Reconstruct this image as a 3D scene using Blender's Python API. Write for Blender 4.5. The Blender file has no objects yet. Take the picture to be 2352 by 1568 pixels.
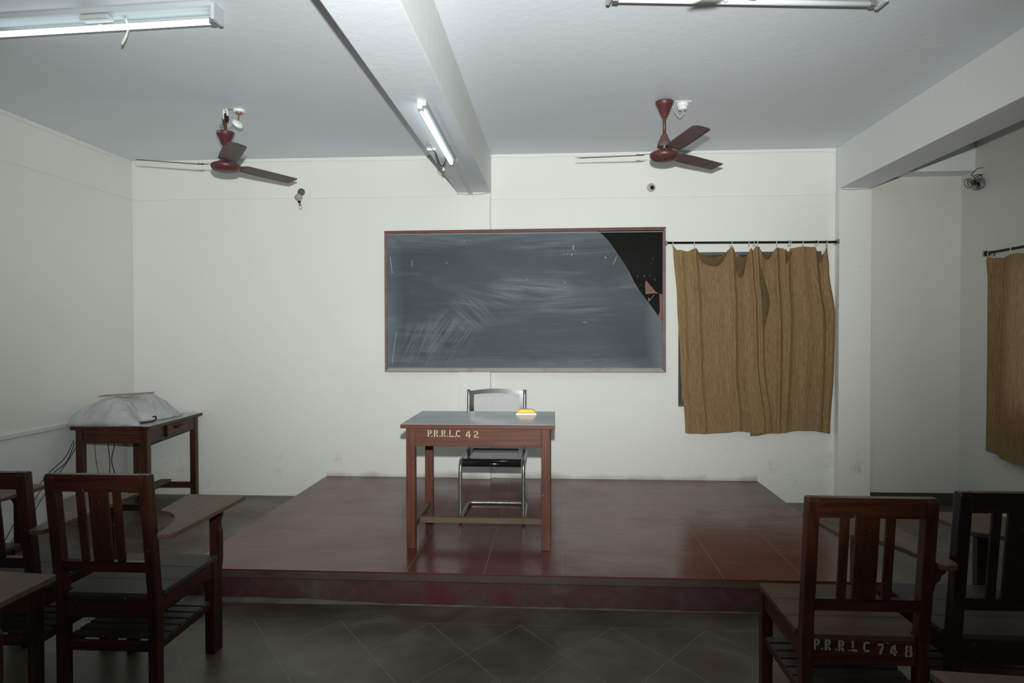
import bpy, bmesh, math, random
from mathutils import Vector, Matrix
R = math.radians
random.seed(7)
scene = bpy.context.scene
COL = scene.collection

# ------------------------------------------------------------------ camera
cam_d = bpy.data.cameras.new('camera')
cam_d.lens = 24.0; cam_d.sensor_width = 36.0; cam_d.sensor_fit = 'HORIZONTAL'
cam_d.clip_start = 0.02
cam = bpy.data.objects.new('camera', cam_d); COL.objects.link(cam)
def cam_matrix(yaw, pitch, roll, loc):
    y, p, r = R(yaw), R(pitch), R(roll)
    f = Vector((-math.sin(y)*math.cos(p), math.cos(y)*math.cos(p), math.sin(p)))
    rt = Vector((math.cos(y), math.sin(y), 0)); up = rt.cross(f)
    rt2 = rt*math.cos(r)+up*math.sin(r); up2 = -rt*math.sin(r)+up*math.cos(r)
    m = Matrix((rt2, up2, -f)).transposed().to_4x4(); m.translation = loc
    return m
cam.matrix_world = cam_matrix(3.6675, -0.9483, -0.1152, (0, 0, 1.4696))
scene.camera = cam

# ------------------------------------------------------------------ world (daylight outside, seen only through the windows)
w = bpy.data.worlds.new('world'); scene.world = w; w.use_nodes = True
w.node_tree.nodes['Background'].inputs[0].default_value = (0.75, 0.88, 1.0, 1)
w.node_tree.nodes['Background'].inputs[1].default_value = 2.2

# ------------------------------------------------------------------ the camera's own flash, on its hot shoe above the lens
fl = bpy.data.lights.new('camera_flash', 'SPOT')
fl.energy = 940; fl.color = (0.98, 1.0, 0.975); fl.shadow_soft_size = 0.022
fl.spot_size = R(82); fl.spot_blend = 1.0
flash = bpy.data.objects.new('camera_flash', fl); COL.objects.link(flash)
flash.matrix_world = cam_matrix(5.6, 10.6, 0, (0.0, 0.0, 1.660)) @ Matrix.Diagonal((1.24, 1.0, 1.0, 1.0))

# unseen fill light added behind the camera to brighten the shadows
ar = bpy.data.lights.new('rear_fill_light', 'AREA'); ar.shape = 'RECTANGLE'; ar.size = 4.5; ar.size_y = 0.3
ar.energy = 26; ar.color = (1.0, 0.94, 0.80)
rear = bpy.data.objects.new('rear_fill_light', ar); COL.objects.link(rear); rear.location = (-0.3, -2.2, 2.9); rear.rotation_euler = (R(50), 0, 0)

scene.view_settings.view_transform = 'Standard'
scene.view_settings.look = 'None'
scene.view_settings.gamma = 1.0
scene.view_settings.use_curve_mapping = False
scene.view_settings.exposure = 0.0

# ================================================================== materials
def new_mat(name):
    m = bpy.data.materials.new(name); m.use_nodes = True
    nt = m.node_tree; b = nt.nodes['Principled BSDF']
    return m, nt, b
def N(nt, typ, **kw):
    n = nt.nodes.new(typ)
    for k, v in kw.items():
        if k.startswith('i_'): n.inputs[k[2:].replace('_', ' ')].default_value = v
        else: setattr(n, k, v)
    return n
def ramp(nt, stops):
    n = nt.nodes.new('ShaderNodeValToRGB'); e = n.color_ramp.elements
    while len(e) < len(stops): e.new(0.5)
    for i, (p, c) in enumerate(stops):
        e[i].position = p; e[i].color = (c[0], c[1], c[2], 1) if hasattr(c, '__len__') else (c, c, c, 1)
    return n
def plain(name, col, rough=0.6, metal=0.0, var=0.0, scale=20, bump=0.0, spec=0.5):
    m, nt, b = new_mat(name)
    b.inputs['Base Color'].default_value = (*col, 1); b.inputs['Roughness'].default_value = rough
    b.inputs['Metallic'].default_value = metal; b.inputs['Specular IOR Level'].default_value = spec
    if var or bump:
        tc = N(nt, 'ShaderNodeTexCoord'); no = N(nt, 'ShaderNodeTexNoise', i_Scale=scale, i_Detail=5.0)
        nt.links.new(tc.outputs['Object'], no.inputs['Vector'])
        if var:
            r = ramp(nt, [(0.3, [c*(1-var) for c in col]), (0.7, [min(1, c*(1+var)) for c in col])])
            nt.links.new(no.outputs['Fac'], r.inputs[0]); nt.links.new(r.outputs[0], b.inputs['Base Color'])
        if bump:
            bp = N(nt, 'ShaderNodeBump', i_Strength=bump, i_Distance=0.004)
            nt.links.new(no.outputs['Fac'], bp.inputs['Height']); nt.links.new(bp.outputs[0], b.inputs['Normal'])
    return m
def mix(nt, fac, a, b_, blend='MIX'):
    n = nt.nodes.new('ShaderNodeMix'); n.data_type = 'RGBA'; n.blend_type = blend
    for sock, v in ((n.inputs[0], fac), (n.inputs[6], a), (n.inputs[7], b_)):
        if hasattr(v, 'is_output'): nt.links.new(v, sock)
        elif hasattr(v, '__len__'): sock.default_value = (v[0], v[1], v[2], 1)
        else: sock.default_value = v
    return n.outputs[2]
def mth(nt, op, a, b_=None, clamp=False):
    n = nt.nodes.new('ShaderNodeMath'); n.operation = op; n.use_clamp = clamp
    for i, v in enumerate((a, b_)):
        if v is None: continue
        if hasattr(v, 'is_output'): nt.links.new(v, n.inputs[i])
        else: n.inputs[i].default_value = v
    return n.outputs[0]

def plaster(name, col, dirt=True, rough=0.55, bump=0.25, scale=14):
    """painted plaster: soft trowel relief, faint blotches and, low down, scuffs and damp"""
    m, nt, b = new_mat(name)
    tc = N(nt, 'ShaderNodeTexCoord'); P = tc.outputs['Object']
    big = N(nt, 'ShaderNodeTexNoise', i_Scale=1.3, i_Detail=4.0); nt.links.new(P, big.inputs[0])
    c = ramp(nt, [(0.3, [v*0.965 for v in col]), (0.7, col)]); nt.links.new(big.outputs[0], c.inputs[0])
    out = c.outputs[0]
    sp = N(nt, 'ShaderNodeTexNoise', i_Scale=37.0, i_Detail=2.0); nt.links.new(P, sp.inputs[0])
    spr = ramp(nt, [(0.765, 0.0), (0.80, 0.35)]); nt.links.new(sp.outputs[0], spr.inputs[0])
    out = mix(nt, spr.outputs[0], out, (0.25, 0.24, 0.2))
    if dirt:
        sx = N(nt, 'ShaderNodeSeparateXYZ'); nt.links.new(P, sx.inputs[0]); z = sx.outputs[2]
        low = mth(nt, 'MULTIPLY', mth(nt, 'SUBTRACT', 0.62, z), 3.2, True)
        sc = N(nt, 'ShaderNodeTexNoise', i_Scale=4.0, i_Detail=10.0, i_Roughness=0.78, i_Distortion=0.35); nt.links.new(P, sc.inputs[0])
        scr = ramp(nt, [(0.58, 0.0), (0.74, 0.50)]); nt.links.new(sc.outputs[0], scr.inputs[0])
        out = mix(nt, mth(nt, 'MULTIPLY', scr.outputs[0], low), out, (0.27, 0.27, 0.23))
        # damp, browned strip right above the floor and the platform
        dn = N(nt, 'ShaderNodeTexNoise', i_Scale=3.0, i_Detail=6.0); nt.links.new(P, dn.inputs[0])
        on = mth(nt, 'LESS_THAN', mth(nt, 'ABSOLUTE', mth(nt, 'ADD', sx.outputs[0], 0.157)), 1.87)
        zr = mth(nt, 'SUBTRACT', z, mth(nt, 'MULTIPLY', on, 0.182))
        lim = mth(nt, 'ADD', -0.030, mth(nt, 'MULTIPLY', dn.outputs[0], mth(nt, 'ADD', 0.09, mth(nt, 'MULTIPLY', on, 0.07))))
        base = mth(nt, 'MULTIPLY', mth(nt, 'SUBTRACT', lim, zr), 18.0, True)
        out = mix(nt, mth(nt, 'MULTIPLY', base, 0.62), out, (0.25, 0.22, 0.13))
    nt.links.new(out, b.inputs['Base Color']); b.inputs['Roughness'].default_value = rough
    b.inputs['Specular IOR Level'].default_value = 0.3
    rel = N(nt, 'ShaderNodeTexNoise', i_Scale=float(scale), i_Detail=6.0, i_Roughness=0.6); nt.links.new(P, rel.inputs[0])
    bp = N(nt, 'ShaderNodeBump', i_Strength=bump, i_Distance=0.01)
    nt.links.new(rel.outputs[0], bp.inputs['Height']); nt.links.new(bp.outputs[0], b.inputs['Normal'])
    return m

def wood(name, dark, light, axis='z', rough=0.35, dust=None, dustamt=0.0, coat=0.0, scale=9.0, chips=0.25):
    m, nt, b = new_mat(name)
    tc = N(nt, 'ShaderNodeTexCoord'); mp = N(nt, 'ShaderNodeMapping')
    nt.links.new(tc.outputs['Object'], mp.inputs[0])
    s = {'x': (0.09, 1, 1), 'y': (1, 0.09, 1), 'z': (1, 1, 0.09)}[axis]
    mp.inputs['Scale'].default_value = s
    n1 = N(nt, 'ShaderNodeTexNoise', i_Scale=scale*3.2, i_Detail=7.0, i_Roughness=0.65, i_Distortion=1.1)
    nt.links.new(mp.outputs[0], n1.inputs[0])
    wv = N(nt, 'ShaderNodeTexWave', i_Scale=scale*1.1, i_Distortion=9.0, i_Detail=4.0)
    wv.wave_type = 'RINGS'; nt.links.new(mp.outputs[0], wv.inputs[0])
    f = mth(nt, 'ADD', mth(nt, 'MULTIPLY', n1.outputs[0], 0.88), mth(nt, 'MULTIPLY', wv.outputs['Fac'], 0.12))
    c = ramp(nt, [(0.32, dark), (0.72, light)]); nt.links.new(f, c.inputs[0]); out = c.outputs[0]
    if dust:
        dn = N(nt, 'ShaderNodeTexNoise', i_Scale=6.0, i_Detail=7.0, i_Roughness=0.7); nt.links.new(tc.outputs['Object'], dn.inputs[0])
        dr = ramp(nt, [(0.25, dustamt*0.45), (0.7, dustamt)]); nt.links.new(dn.outputs[0], dr.inputs[0])
        out = mix(nt, dr.outputs[0], out, dust)
    if chips:
        cn = N(nt, 'ShaderNodeTexNoise', i_Scale=60.0, i_Detail=3.0); nt.links.new(tc.outputs['Object'], cn.inputs[0])
        cr = ramp(nt, [(0.70, 0.0), (0.74, chips)]); nt.links.new(cn.outputs[0], cr.inputs[0])
        out = mix(nt, cr.outputs[0], out, (0.45, 0.34, 0.25))
    nt.links.new(out, b.inputs['Base Color'])
    b.inputs['Roughness'].default_value = rough+0.06; b.inputs['Coat Weight'].default_value = coat*0.5; b.inputs['Specular IOR Level'].default_value = 0.3
    bp = N(nt, 'ShaderNodeBump', i_Strength=0.18, i_Distance=0.002)
    nt.links.new(n1.outputs[0], bp.inputs['Height']); nt.links.new(bp.outputs[0], b.inputs['Normal'])
    return m

M = {}
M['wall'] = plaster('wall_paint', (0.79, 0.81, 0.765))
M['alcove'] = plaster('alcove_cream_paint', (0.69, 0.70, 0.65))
M['beam'] = plaster('beam_paint', (0.76, 0.785, 0.76), dirt=False)
M['ceil'] = plaster('ceiling_whitewash', (0.775, 0.825, 0.88), dirt=False, bump=0.16, scale=22)
M['trim_white'] = plain('white_casing', (0.72, 0.74, 0.70), 0.4)
M['lamp_body'] = plain('grey_white_lamp_body', (0.42, 0.46, 0.48), 0.4)
M['cw'] = {a: wood('chair_teak_'+a, (0.016, 0.0048, 0.0030), (0.062, 0.017, 0.0085), a, 0.34, coat=0.2) for a in 'xyz'}
M['cw_dark'] = {a: wood('dark_teak_'+a, (0.007, 0.0025, 0.002), (0.026, 0.008, 0.005), a, 0.33, coat=0.2) for a in 'xyz'}
M['cw_red'] = {a: wood('red_teak_'+a, (0.024, 0.0070, 0.0030), (0.082, 0.026, 0.0100), a, 0.34, coat=0.25) for a in 'xyz'}
M['seat'] = wood('dusty_seat_teak', (0.020, 0.012, 0.008), (0.055, 0.036, 0.024), 'x', 0.48, dust=(0.060, 0.060, 0.052), dustamt=0.6)
M['seat_warm'] = wood('warm_seat_teak', (0.040, 0.019, 0.009), (0.105, 0.056, 0.027), 'x', 0.48, dust=(0.10, 0.075, 0.05), dustamt=0.25)
M['tablet'] = wood('worn_tablet_teak', (0.045, 0.023, 0.012), (0.130, 0.076, 0.042), 'y', 0.46, dust=(0.125, 0.10, 0.075), dustamt=0.35)
M['shelf'] = wood('dusty_shelf_teak', (0.012, 0.007, 0.005), (0.04, 0.025, 0.018), 'x', 0.5, dust=(0.085, 0.085, 0.078), dustamt=0.7)
M['dw'] = {a: wood('desk_teak_'+a, (0.048, 0.0125, 0.0055), (0.135, 0.038, 0.017), a, 0.42, coat=0.1, dust=(0.14, 0.07, 0.05), dustamt=0.2) for a in 'xyz'}
M['dusty_bar'] = wood('dusty_stretcher_teak', (0.06, 0.033, 0.022), (0.15, 0.095, 0.065), 'x', 0.6, dust=(0.17, 0.14, 0.115), dustamt=0.5)
M['laminate'] = plain('blue_grey_laminate', (0.42, 0.48, 0.50), 0.27, var=0.14, scale=3.5)
M['laminate_pale'] = plain('pale_laminate', (0.42, 0.44, 0.40), 0.22, var=0.1, scale=3)
M['fan'] = plain('maroon_fan_paint', (0.095, 0.028, 0.028), 0.42, var=0.15)
M['fan_dusty'] = plain('dusty_maroon_paint', (0.115, 0.062, 0.064), 0.55, var=0.2, scale=60)
M['blade'] = plain('fan_blade_paint', (0.085, 0.030, 0.032), 0.36, var=0.18, scale=9)
M['blade_dusty'] = plain('dusty_fan_blade_paint', (0.125, 0.075, 0.075), 0.5, var=0.18, scale=14)
M['white_pl'] = plain('white_plastic', (0.80, 0.82, 0.80), 0.3)
M['ivory'] = plain('ivory_plastic', (0.62, 0.61, 0.50), 0.4)
M['black'] = plain('black_rubber', (0.010, 0.010, 0.011), 0.5, spec=0.2)
M['wire_grey'] = plain('grey_wire', (0.12, 0.12, 0.11), 0.5)
M['wire_cream'] = plain('cream_wire', (0.52, 0.50, 0.42), 0.5)
M['wire_red'] = plain('red_wire', (0.09, 0.012, 0.010), 0.5)
M['copper'] = plain('copper_contacts', (0.45, 0.20, 0.12), 0.4, metal=0.6)
M['steel'] = plain('worn_steel_tube', (0.26, 0.28, 0.25), 0.32, metal=0.75, var=0.35, scale=70)
M['chrome'] = plain('chrome', (0.72, 0.74, 0.78), 0.10, metal=1.0)
M['black_gloss'] = plain('black_gloss_edge', (0.008, 0.008, 0.009), 0.16)
M['cane'] = plain('grey_cane', (0.50, 0.51, 0.51), 0.5, var=0.12, scale=150)
M['yellow'] = plain('yellow_plastic', (0.80, 0.43, 0.006), 0.3)
M['felt'] = plain('white_felt', (0.80, 0.78, 0.72), 0.8)
M['paint_cream'] = plain('stencil_cream_paint', (0.46, 0.42, 0.29), 0.7, var=0.15, scale=160)
M['paint_white'] = plain('stencil_white_paint', (0.30, 0.30, 0.26), 0.7, var=0.3, scale=160)
M['chalk_faint'] = plain('faint_chalk', (0.16, 0.19, 0.20), 0.9)
M['chalk'] = plain('chalk_white', (0.42, 0.46, 0.46), 0.9)
M['cloth_white'] = plain('white_dust_cover', (0.86, 0.87, 0.88), 0.85, var=0.07, scale=11, bump=0.6)
M['card'] = plain('old_card', (0.34, 0.29, 0.20), 0.8, var=0.15)
M['hardboard'] = plain('brown_hardboard', (0.21, 0.10, 0.07), 0.7, var=0.1, scale=12)
M['black_sheet'] = plain('black_writing_sheet', (0.011, 0.0105, 0.009), 0.7, var=0.3, scale=4, spec=0.08)
M['window_dark'] = plain('dark_window_steel', (0.018, 0.019, 0.022), 0.5, var=0.4, scale=40)
M['window_grey'] = plain('grey_window_steel', (0.085, 0.085, 0.09), 0.45, var=0.25, scale=40)
M['shutter'] = plain('pinkish_shutter', (0.42, 0.28, 0.22), 0.6)
M['skirt'] = plain('dark_cement_skirting', (0.045, 0.047, 0.038), 0.55, var=0.25, scale=9)
M['joint'] = plain('glass_joint_strip', (0.20, 0.185, 0.16), 0.5)
M['joint_red'] = plain('red_joint_strip', (0.19, 0.125, 0.105), 0.4)
M['alum'] = plain('brushed_lamp_metal', (0.34, 0.34, 0.33), 0.35, metal=0.8)

def glass_mat():
    m, nt, b = new_mat('clear_glass')
    b.inputs['Base Color'].default_value = (0.9, 0.92, 0.9, 1); b.inputs['Roughness'].default_value = 0.03
    b.inputs['Transmission Weight'].default_value = 1.0; b.inputs['IOR'].default_value = 1.3
    return m
M['glass'] = glass_mat()
def emis(name, col, strength):
    m, nt, b = new_mat(name)
    b.inputs['Base Color'].default_value = (0.9, 0.92, 0.92, 1)
    b.inputs['Emission Color'].default_value = (*col, 1); b.inputs['Emission Strength'].default_value = strength
    return m
M['tube_on'] = emis('lit_fluorescent_tube', (0.80, 0.97, 1.0), 3.3)
M['tube_off'] = plain('unlit_fluorescent_tube', (0.74, 0.78, 0.78), 0.2)

def floor_mat(name, c1, c2, c3, rough, bump=0.1, rvar=0.12, scale=2.2):
    m, nt, b = new_mat(name)
    g = N(nt, 'ShaderNodeNewGeometry')
    a = N(nt, 'ShaderNodeTexNoise', i_Scale=scale, i_Detail=8.0, i_Roughness=0.62, i_Distortion=0.7); nt.links.new(g.outputs['Position'], a.inputs[0])
    c = ramp(nt, [(0.3, c1), (0.52, c2), (0.74, c3)]); nt.links.new(a.outputs[0], c.inputs[0])
    nt.links.new(c.outputs[0], b.inputs['Base Color'])
    r = N(nt, 'ShaderNodeTexNoise', i_Scale=3.1, i_Detail=5.0); nt.links.new(g.outputs['Position'], r.inputs[0])
    rr = ramp(nt, [(0.3, rough), (0.75, rough+rvar)]); nt.links.new(r.outputs[0], rr.inputs[0]); nt.links.new(rr.outputs[0], b.inputs['Roughness']); b.inputs['Specular IOR Level'].default_value = 0.4
    mp = N(nt, 'ShaderNodeMapping'); mp.inputs['Scale'].default_value = (1.0, 3.0, 1.0); nt.links.new(g.outputs['Position'], mp.inputs[0])
    k = N(nt, 'ShaderNodeTexNoise', i_Scale=2.4, i_Detail=3.0); nt.links.new(mp.outputs[0], k.inputs[0])
    bp = N(nt, 'ShaderNodeBump', i_Strength=bump, i_Distance=0.02); nt.links.new(k.outputs[0], bp.inputs['Height']); nt.links.new(bp.outputs[0], b.inputs['Normal'])
    return m
M['floor'] = floor_mat('grey_mosaic_floor', (0.052, 0.043, 0.023), (0.092, 0.080, 0.050), (0.16, 0.152, 0.112), 0.33, scale=2.6)
M['platform'] = floor_mat('red_oxide_top', (0.074, 0.0140, 0.0115), (0.094, 0.0195, 0.0160), (0.114, 0.031, 0.025), 0.17, bump=0.10, rvar=0.14)
M['riser'] = floor_mat('worn_red_riser', (0.110, 0.016, 0.020), (0.085, 0.048, 0.048), (0.115, 0.092, 0.084), 0.6, bump=0.35, scale=6.5)
M['lip'] = floor_mat('dusty_red_lip', (0.075, 0.032, 0.030), (0.085, 0.060, 0.052), (0.095, 0.080, 0.068), 0.6, bump=0.3, scale=3.0)
M['cement'] = floor_mat('rough_cement', (0.09, 0.09, 0.07), (0.13, 0.13, 0.105), (0.18, 0.18, 0.15), 0.8, bump=0.4, scale=8)

def board_mat():
    m, nt, b = new_mat('chalky_slate_sheet')
    tc = N(nt, 'ShaderNodeTexCoord'); P = tc.outputs['Object']
    sx = N(nt, 'ShaderNodeSeparateXYZ'); nt.links.new(P, sx.inputs[0]); x, z = sx.outputs[0], sx.outputs[2]
    n0 = N(nt, 'ShaderNodeTexNoise', i_Scale=1.6, i_Detail=5.0, i_Distortion=0.8); nt.links.new(P, n0.inputs[0])
    c = ramp(nt, [(0.3, (0.038, 0.053, 0.066)), (0.7, (0.053, 0.071, 0.086))]); nt.links.new(n0.outputs[0], c.inputs[0]); out = c.outputs[0]
    def smear(scl, rot, sc, lo, hi, amt, dist, seed):
        nonlocal out
        mp = N(nt, 'ShaderNodeMapping'); mp.inputs['Scale'].default_value = scl
        mp.inputs['Rotation'].default_value = (0, R(rot), 0); mp.inputs['Location'].default_value = (seed, seed*2, seed)
        nt.links.new(P, mp.inputs[0])
        q = N(nt, 'ShaderNodeTexNoise', i_Scale=sc, i_Detail=7.0, i_Roughness=0.62, i_Distortion=dist); nt.links.new(mp.outputs[0], q.inputs[0])
        r = ramp(nt, [(lo, 0.0), (hi, amt)]); nt.links.new(q.outputs[0], r.inputs[0])
        out = mix(nt, r.outputs[0], out, (0.34, 0.40, 0.42))
    smear((0.5, 1, 2.6), 0, 2.2, 0.50, 0.90, 0.13, 1.4, 1.3)
    smear((0.35, 1, 3.5), 62, 2.6, 0.54, 0.86, 0.26, 0.9, 4.1)
    smear((0.30, 1, 3.2), -38, 2.0, 0.56, 0.86, 0.24, 0.6, 8.7)
    smear((0.4, 1, 9.0), 3, 3.4, 0.60, 0.86, 0.10, 0.5, 2.2)
    # rubbed patches where the duster swept
    def patch(cx_, cz_, rx, rz_, rot, amt, seed):
        nonlocal out
        dx = mth(nt, 'DIVIDE', mth(nt, 'SUBTRACT', x, cx_), rx); dz = mth(nt, 'DIVIDE', mth(nt, 'SUBTRACT', z, cz_), rz_)
        d2 = mth(nt, 'ADD', mth(nt, 'MULTIPLY', dx, dx), mth(nt, 'MULTIPLY', dz, dz))
        msk = mth(nt, 'SUBTRACT', 1.0, d2, True)
        mp = N(nt, 'ShaderNodeMapping'); mp.inputs['Rotation'].default_value = (0, R(rot), 0)
        mp.inputs['Location'].default_value = (seed, 0, seed); nt.links.new(P, mp.inputs[0])
        m2 = N(nt, 'ShaderNodeMapping'); m2.inputs['Scale'].default_value = (1.6, 1, 26); nt.links.new(mp.outputs[0], m2.inputs[0])
        q = N(nt, 'ShaderNodeTexNoise', i_Scale=1.5, i_Detail=5.0, i_Roughness=0.6, i_Distortion=0.35); nt.links.new(m2.outputs[0], q.inputs[0])
        r = ramp(nt, [(0.42, 0.0), (0.78, amt*0.55)]); nt.links.new(q.outputs[0], r.inputs[0])
        out = mix(nt, mth(nt, 'MULTIPLY', r.outputs[0], msk), out, (0.36, 0.43, 0.46))
    patch(-0.93, 1.42, 0.26, 0.24, 55, 0.75, 1.0)
    patch(-1.18, 1.34, 0.22, 0.26, 68, 0.55, 3.0)
    patch(-0.72, 1.62, 0.28, 0.20, -42, 0.50, 5.0)
    patch(-0.60, 1.74, 0.34, 0.10, -14, 0.75, 7.0)
    patch(-0.20, 1.83, 0.42, 0.12, -4, 0.75, 2.0)
    patch(0.05, 1.72, 0.45, 0.10, 3, 0.50, 4.0)
    patch(0.30, 1.62, 0.30, 0.05, 4, 0.60, 6.0)
    patch(0.42, 1.18, 0.40, 0.10, 6, 0.45, 8.0)
    patch(0.10, 2.18, 0.60, 0.10, 2, 0.45, 9.0)
    patch(-1.10, 2.22, 0.45, 0.08, -6, 0.50, 1.7)
    # chalk dust gathered along the frame
    ex = mth(nt, 'SUBTRACT', mth(nt, 'ABSOLUTE', mth(nt, 'ADD', x, 0.28)), 1.03)
    ez = mth(nt, 'SUBTRACT', mth(nt, 'ABSOLUTE', mth(nt, 'SUBTRACT', z, 1.72)), 0.47)
    e = mth(nt, 'MULTIPLY', mth(nt, 'MAXIMUM', ex, ez), 4.2, True)
    e2 = mth(nt, 'MULTIPLY', e, mth(nt, 'MULTIPLY', n0.outputs[0], 0.85))
    out = mix(nt, e2, out, (0.30, 0.38, 0.42))
    nt.links.new(out, b.inputs['Base Color']); b.inputs['Roughness'].default_value = 0.55
    b.inputs['Specular IOR Level'].default_value = 0.3
    return m
M['slate'] = board_mat()

def frame_mat(name, amt):
    return wood(name, (0.055, 0.012, 0.008), (0.17, 0.042, 0.026), 'x', 0.5, dust=(0.34, 0.32, 0.30), dustamt=amt)
M['frame_top'] = frame_mat('board_frame_wood', 0.16)
M['frame_low'] = frame_mat('chalk_dusted_frame_wood', 1.35)
M['frame_side'] = frame_mat('side_frame_wood', 0.45)

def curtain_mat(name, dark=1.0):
    m, nt, b = new_mat(name)
    uv = N(nt, 'ShaderNodeUVMap'); sx = N(nt, 'ShaderNodeSeparateXYZ'); nt.links.new(uv.outputs[0], sx.inputs[0])
    mp = N(nt, 'ShaderNodeMapping'); mp.inputs['Scale'].default_value = (150, 5.5, 1); nt.links.new(uv.outputs[0], mp.inputs[0])
    n1 = N(nt, 'ShaderNodeTexNoise', i_Scale=1.0, i_Detail=2.0); nt.links.new(mp.outputs[0], n1.inputs[0])
    st = mth(nt, 'MULTIPLY', mth(nt, 'ADD', mth(nt, 'SINE', mth(nt, 'MULTIPLY', sx.outputs[0], 2*math.pi*125)), 1.0), 0.5)
    m3 = N(nt, 'ShaderNodeMapping'); m3.inputs['Scale'].default_value = (230, 26, 1); nt.links.new(uv.outputs[0], m3.inputs[0])
    n2 = N(nt, 'ShaderNodeTexNoise', i_Scale=1.0, i_Detail=1.0); nt.links.new(m3.outputs[0], n2.inputs[0])
    f = mth(nt, 'ADD', mth(nt, 'MULTIPLY', st, 0.26), mth(nt, 'ADD', mth(nt, 'MULTIPLY', n1.outputs[0], 0.40), mth(nt, 'MULTIPLY', n2.outputs[0], 0.42)))
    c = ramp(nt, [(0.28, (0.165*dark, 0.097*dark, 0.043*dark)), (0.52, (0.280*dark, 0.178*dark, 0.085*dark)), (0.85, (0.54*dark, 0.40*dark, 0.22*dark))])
    nt.links.new(f, c.inputs[0])
    nt.links.new(c.outputs[0], b.inputs['Base Color']); b.inputs['Roughness'].default_value = 0.9
    b.inputs['Specular IOR Level'].default_value = 0.1
    bp = N(nt, 'ShaderNodeBump', i_Strength=0.35, i_Distance=0.002); nt.links.new(f, bp.inputs['Height']); nt.links.new(bp.outputs[0], b.inputs['Normal'])
    tr = N(nt, 'ShaderNodeBsdfTranslucent'); nt.links.new(c.outputs[0], tr.inputs[0])
    ms = N(nt, 'ShaderNodeMixShader'); ms.inputs[0].default_value = 0.22
    nt.links.new(b.outputs[0], ms.inputs[1]); nt.links.new(tr.outputs[0], ms.inputs[2])
    nt.links.new(ms.outputs[0], nt.nodes['Material Output'].inputs[0])
    return m
M['curtain'] = curtain_mat('striped_tan_curtain')
M['curtain_shaded'] = curtain_mat('striped_curtain_shaded', 0.50)  # darkened copy of the curtain cloth, with fold shadow painted in

# ================================================================== mesh helpers
def finish(name, bm, mat, parent=None, smooth=False, loc=None):
    me = bpy.data.meshes.new(name); bm.normal_update(); bm.to_mesh(me); bm.free()
    if isinstance(mat, (list, tuple)):
        for x in mat: me.materials.append(x)
    elif mat: me.materials.append(mat)
    if smooth:
        for p in me.polygons: p.use_smooth = True
    o = bpy.data.objects.new(name, me); COL.objects.link(o)
    if parent: o.parent = parent
    if loc: o.location = loc
    return o
def tag(o, label=None, cat=None, group=None, kind=None):
    if label: o['label'] = label
    if cat: o['category'] = cat
    if group: o['group'] = group
    if kind: o['kind'] = kind
    return o
def thing(name, label, cat, loc=(0, 0, 0), rz=0, group=None):
    o = bpy.data.objects.new(name, None); o.empty_display_size = 0.1; COL.objects.link(o)
    o.location = loc; o.rotation_euler = (0, 0, rz)
    return tag(o, label, cat, group)
def add_box(bm, x0, x1, y0, y1, z0, z1, bev=0.0, mi=0):
    vs = [bm.verts.new((x, y, z)) for x in (x0, x1) for y in (y0, y1) for z in (z0, z1)]
    fs = [bm.faces.new([vs[i] for i in f]) for f in ((0, 1, 3, 2), (4, 6, 7, 5), (0, 4, 5, 1), (2, 3, 7, 6), (0, 2, 6, 4), (1, 5, 7, 3))]
    for f in fs: f.material_index = mi
    if bev:
        es = list({e for f in fs for e in f.edges})
        bmesh.ops.bevel(bm, geom=es, offset=bev, segments=1 if bev < 0.003 else 2, profile=0.6, affect='EDGES')
    return vs
def box(name, b, mat, parent=None, bev=0.0):
    bm = bmesh.new(); add_box(bm, *b, bev=bev)
    return finish(name, bm, mat, parent)
def add_prism(bm, pts, a, b_, plane='xy', bev=0.0, mi=0):
    """extrude a 2D outline from a to b_ along the missing axis"""
    def P(u, v, t):
        return {'xy': (u, v, t), 'yz': (t, u, v), 'xz': (u, t, v)}[plane]
    v0 = [bm.verts.new(P(u, v, a)) for u, v in pts]; v1 = [bm.verts.new(P(u, v, b_)) for u, v in pts]
    fs = [bm.faces.new(v0), bm.faces.new(v1)]
    n = len(pts)
    for i in range(n): fs.append(bm.faces.new((v0[i], v0[(i+1) % n], v1[(i+1) % n], v1[i])))
    for f in fs: f.material_index = mi
    bmesh.ops.recalc_face_normals(bm, faces=fs)
    if bev:
        es = list(set(fs[0].edges) | set(fs[1].edges))
        bmesh.ops.bevel(bm, geom=es, offset=bev, segments=2, profile=0.6, affect='EDGES')
def prism(name, pts, a, b_, mat, parent=None, plane='xy', bev=0.0):
    bm = bmesh.new(); add_prism(bm, pts, a, b_, plane, bev)
    return finish(name, bm, mat, parent)
def smooth_path(pts, n=6):
    pts = [Vector(p) for p in pts]; out = []
    for i in range(len(pts)-1):
        p0 = pts[max(0, i-1)]; p1 = pts[i]; p2 = pts[i+1]; p3 = pts[min(len(pts)-1, i+2)]
        for k in range(n):
            t = k/n
            out.append(0.5*((2*p1)+(p2-p0)*t+(2*p0-5*p1+4*p2-p3)*t*t+(3*p1-p0-3*p2+p3)*t**3))
    out.append(pts[-1]); return out
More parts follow.
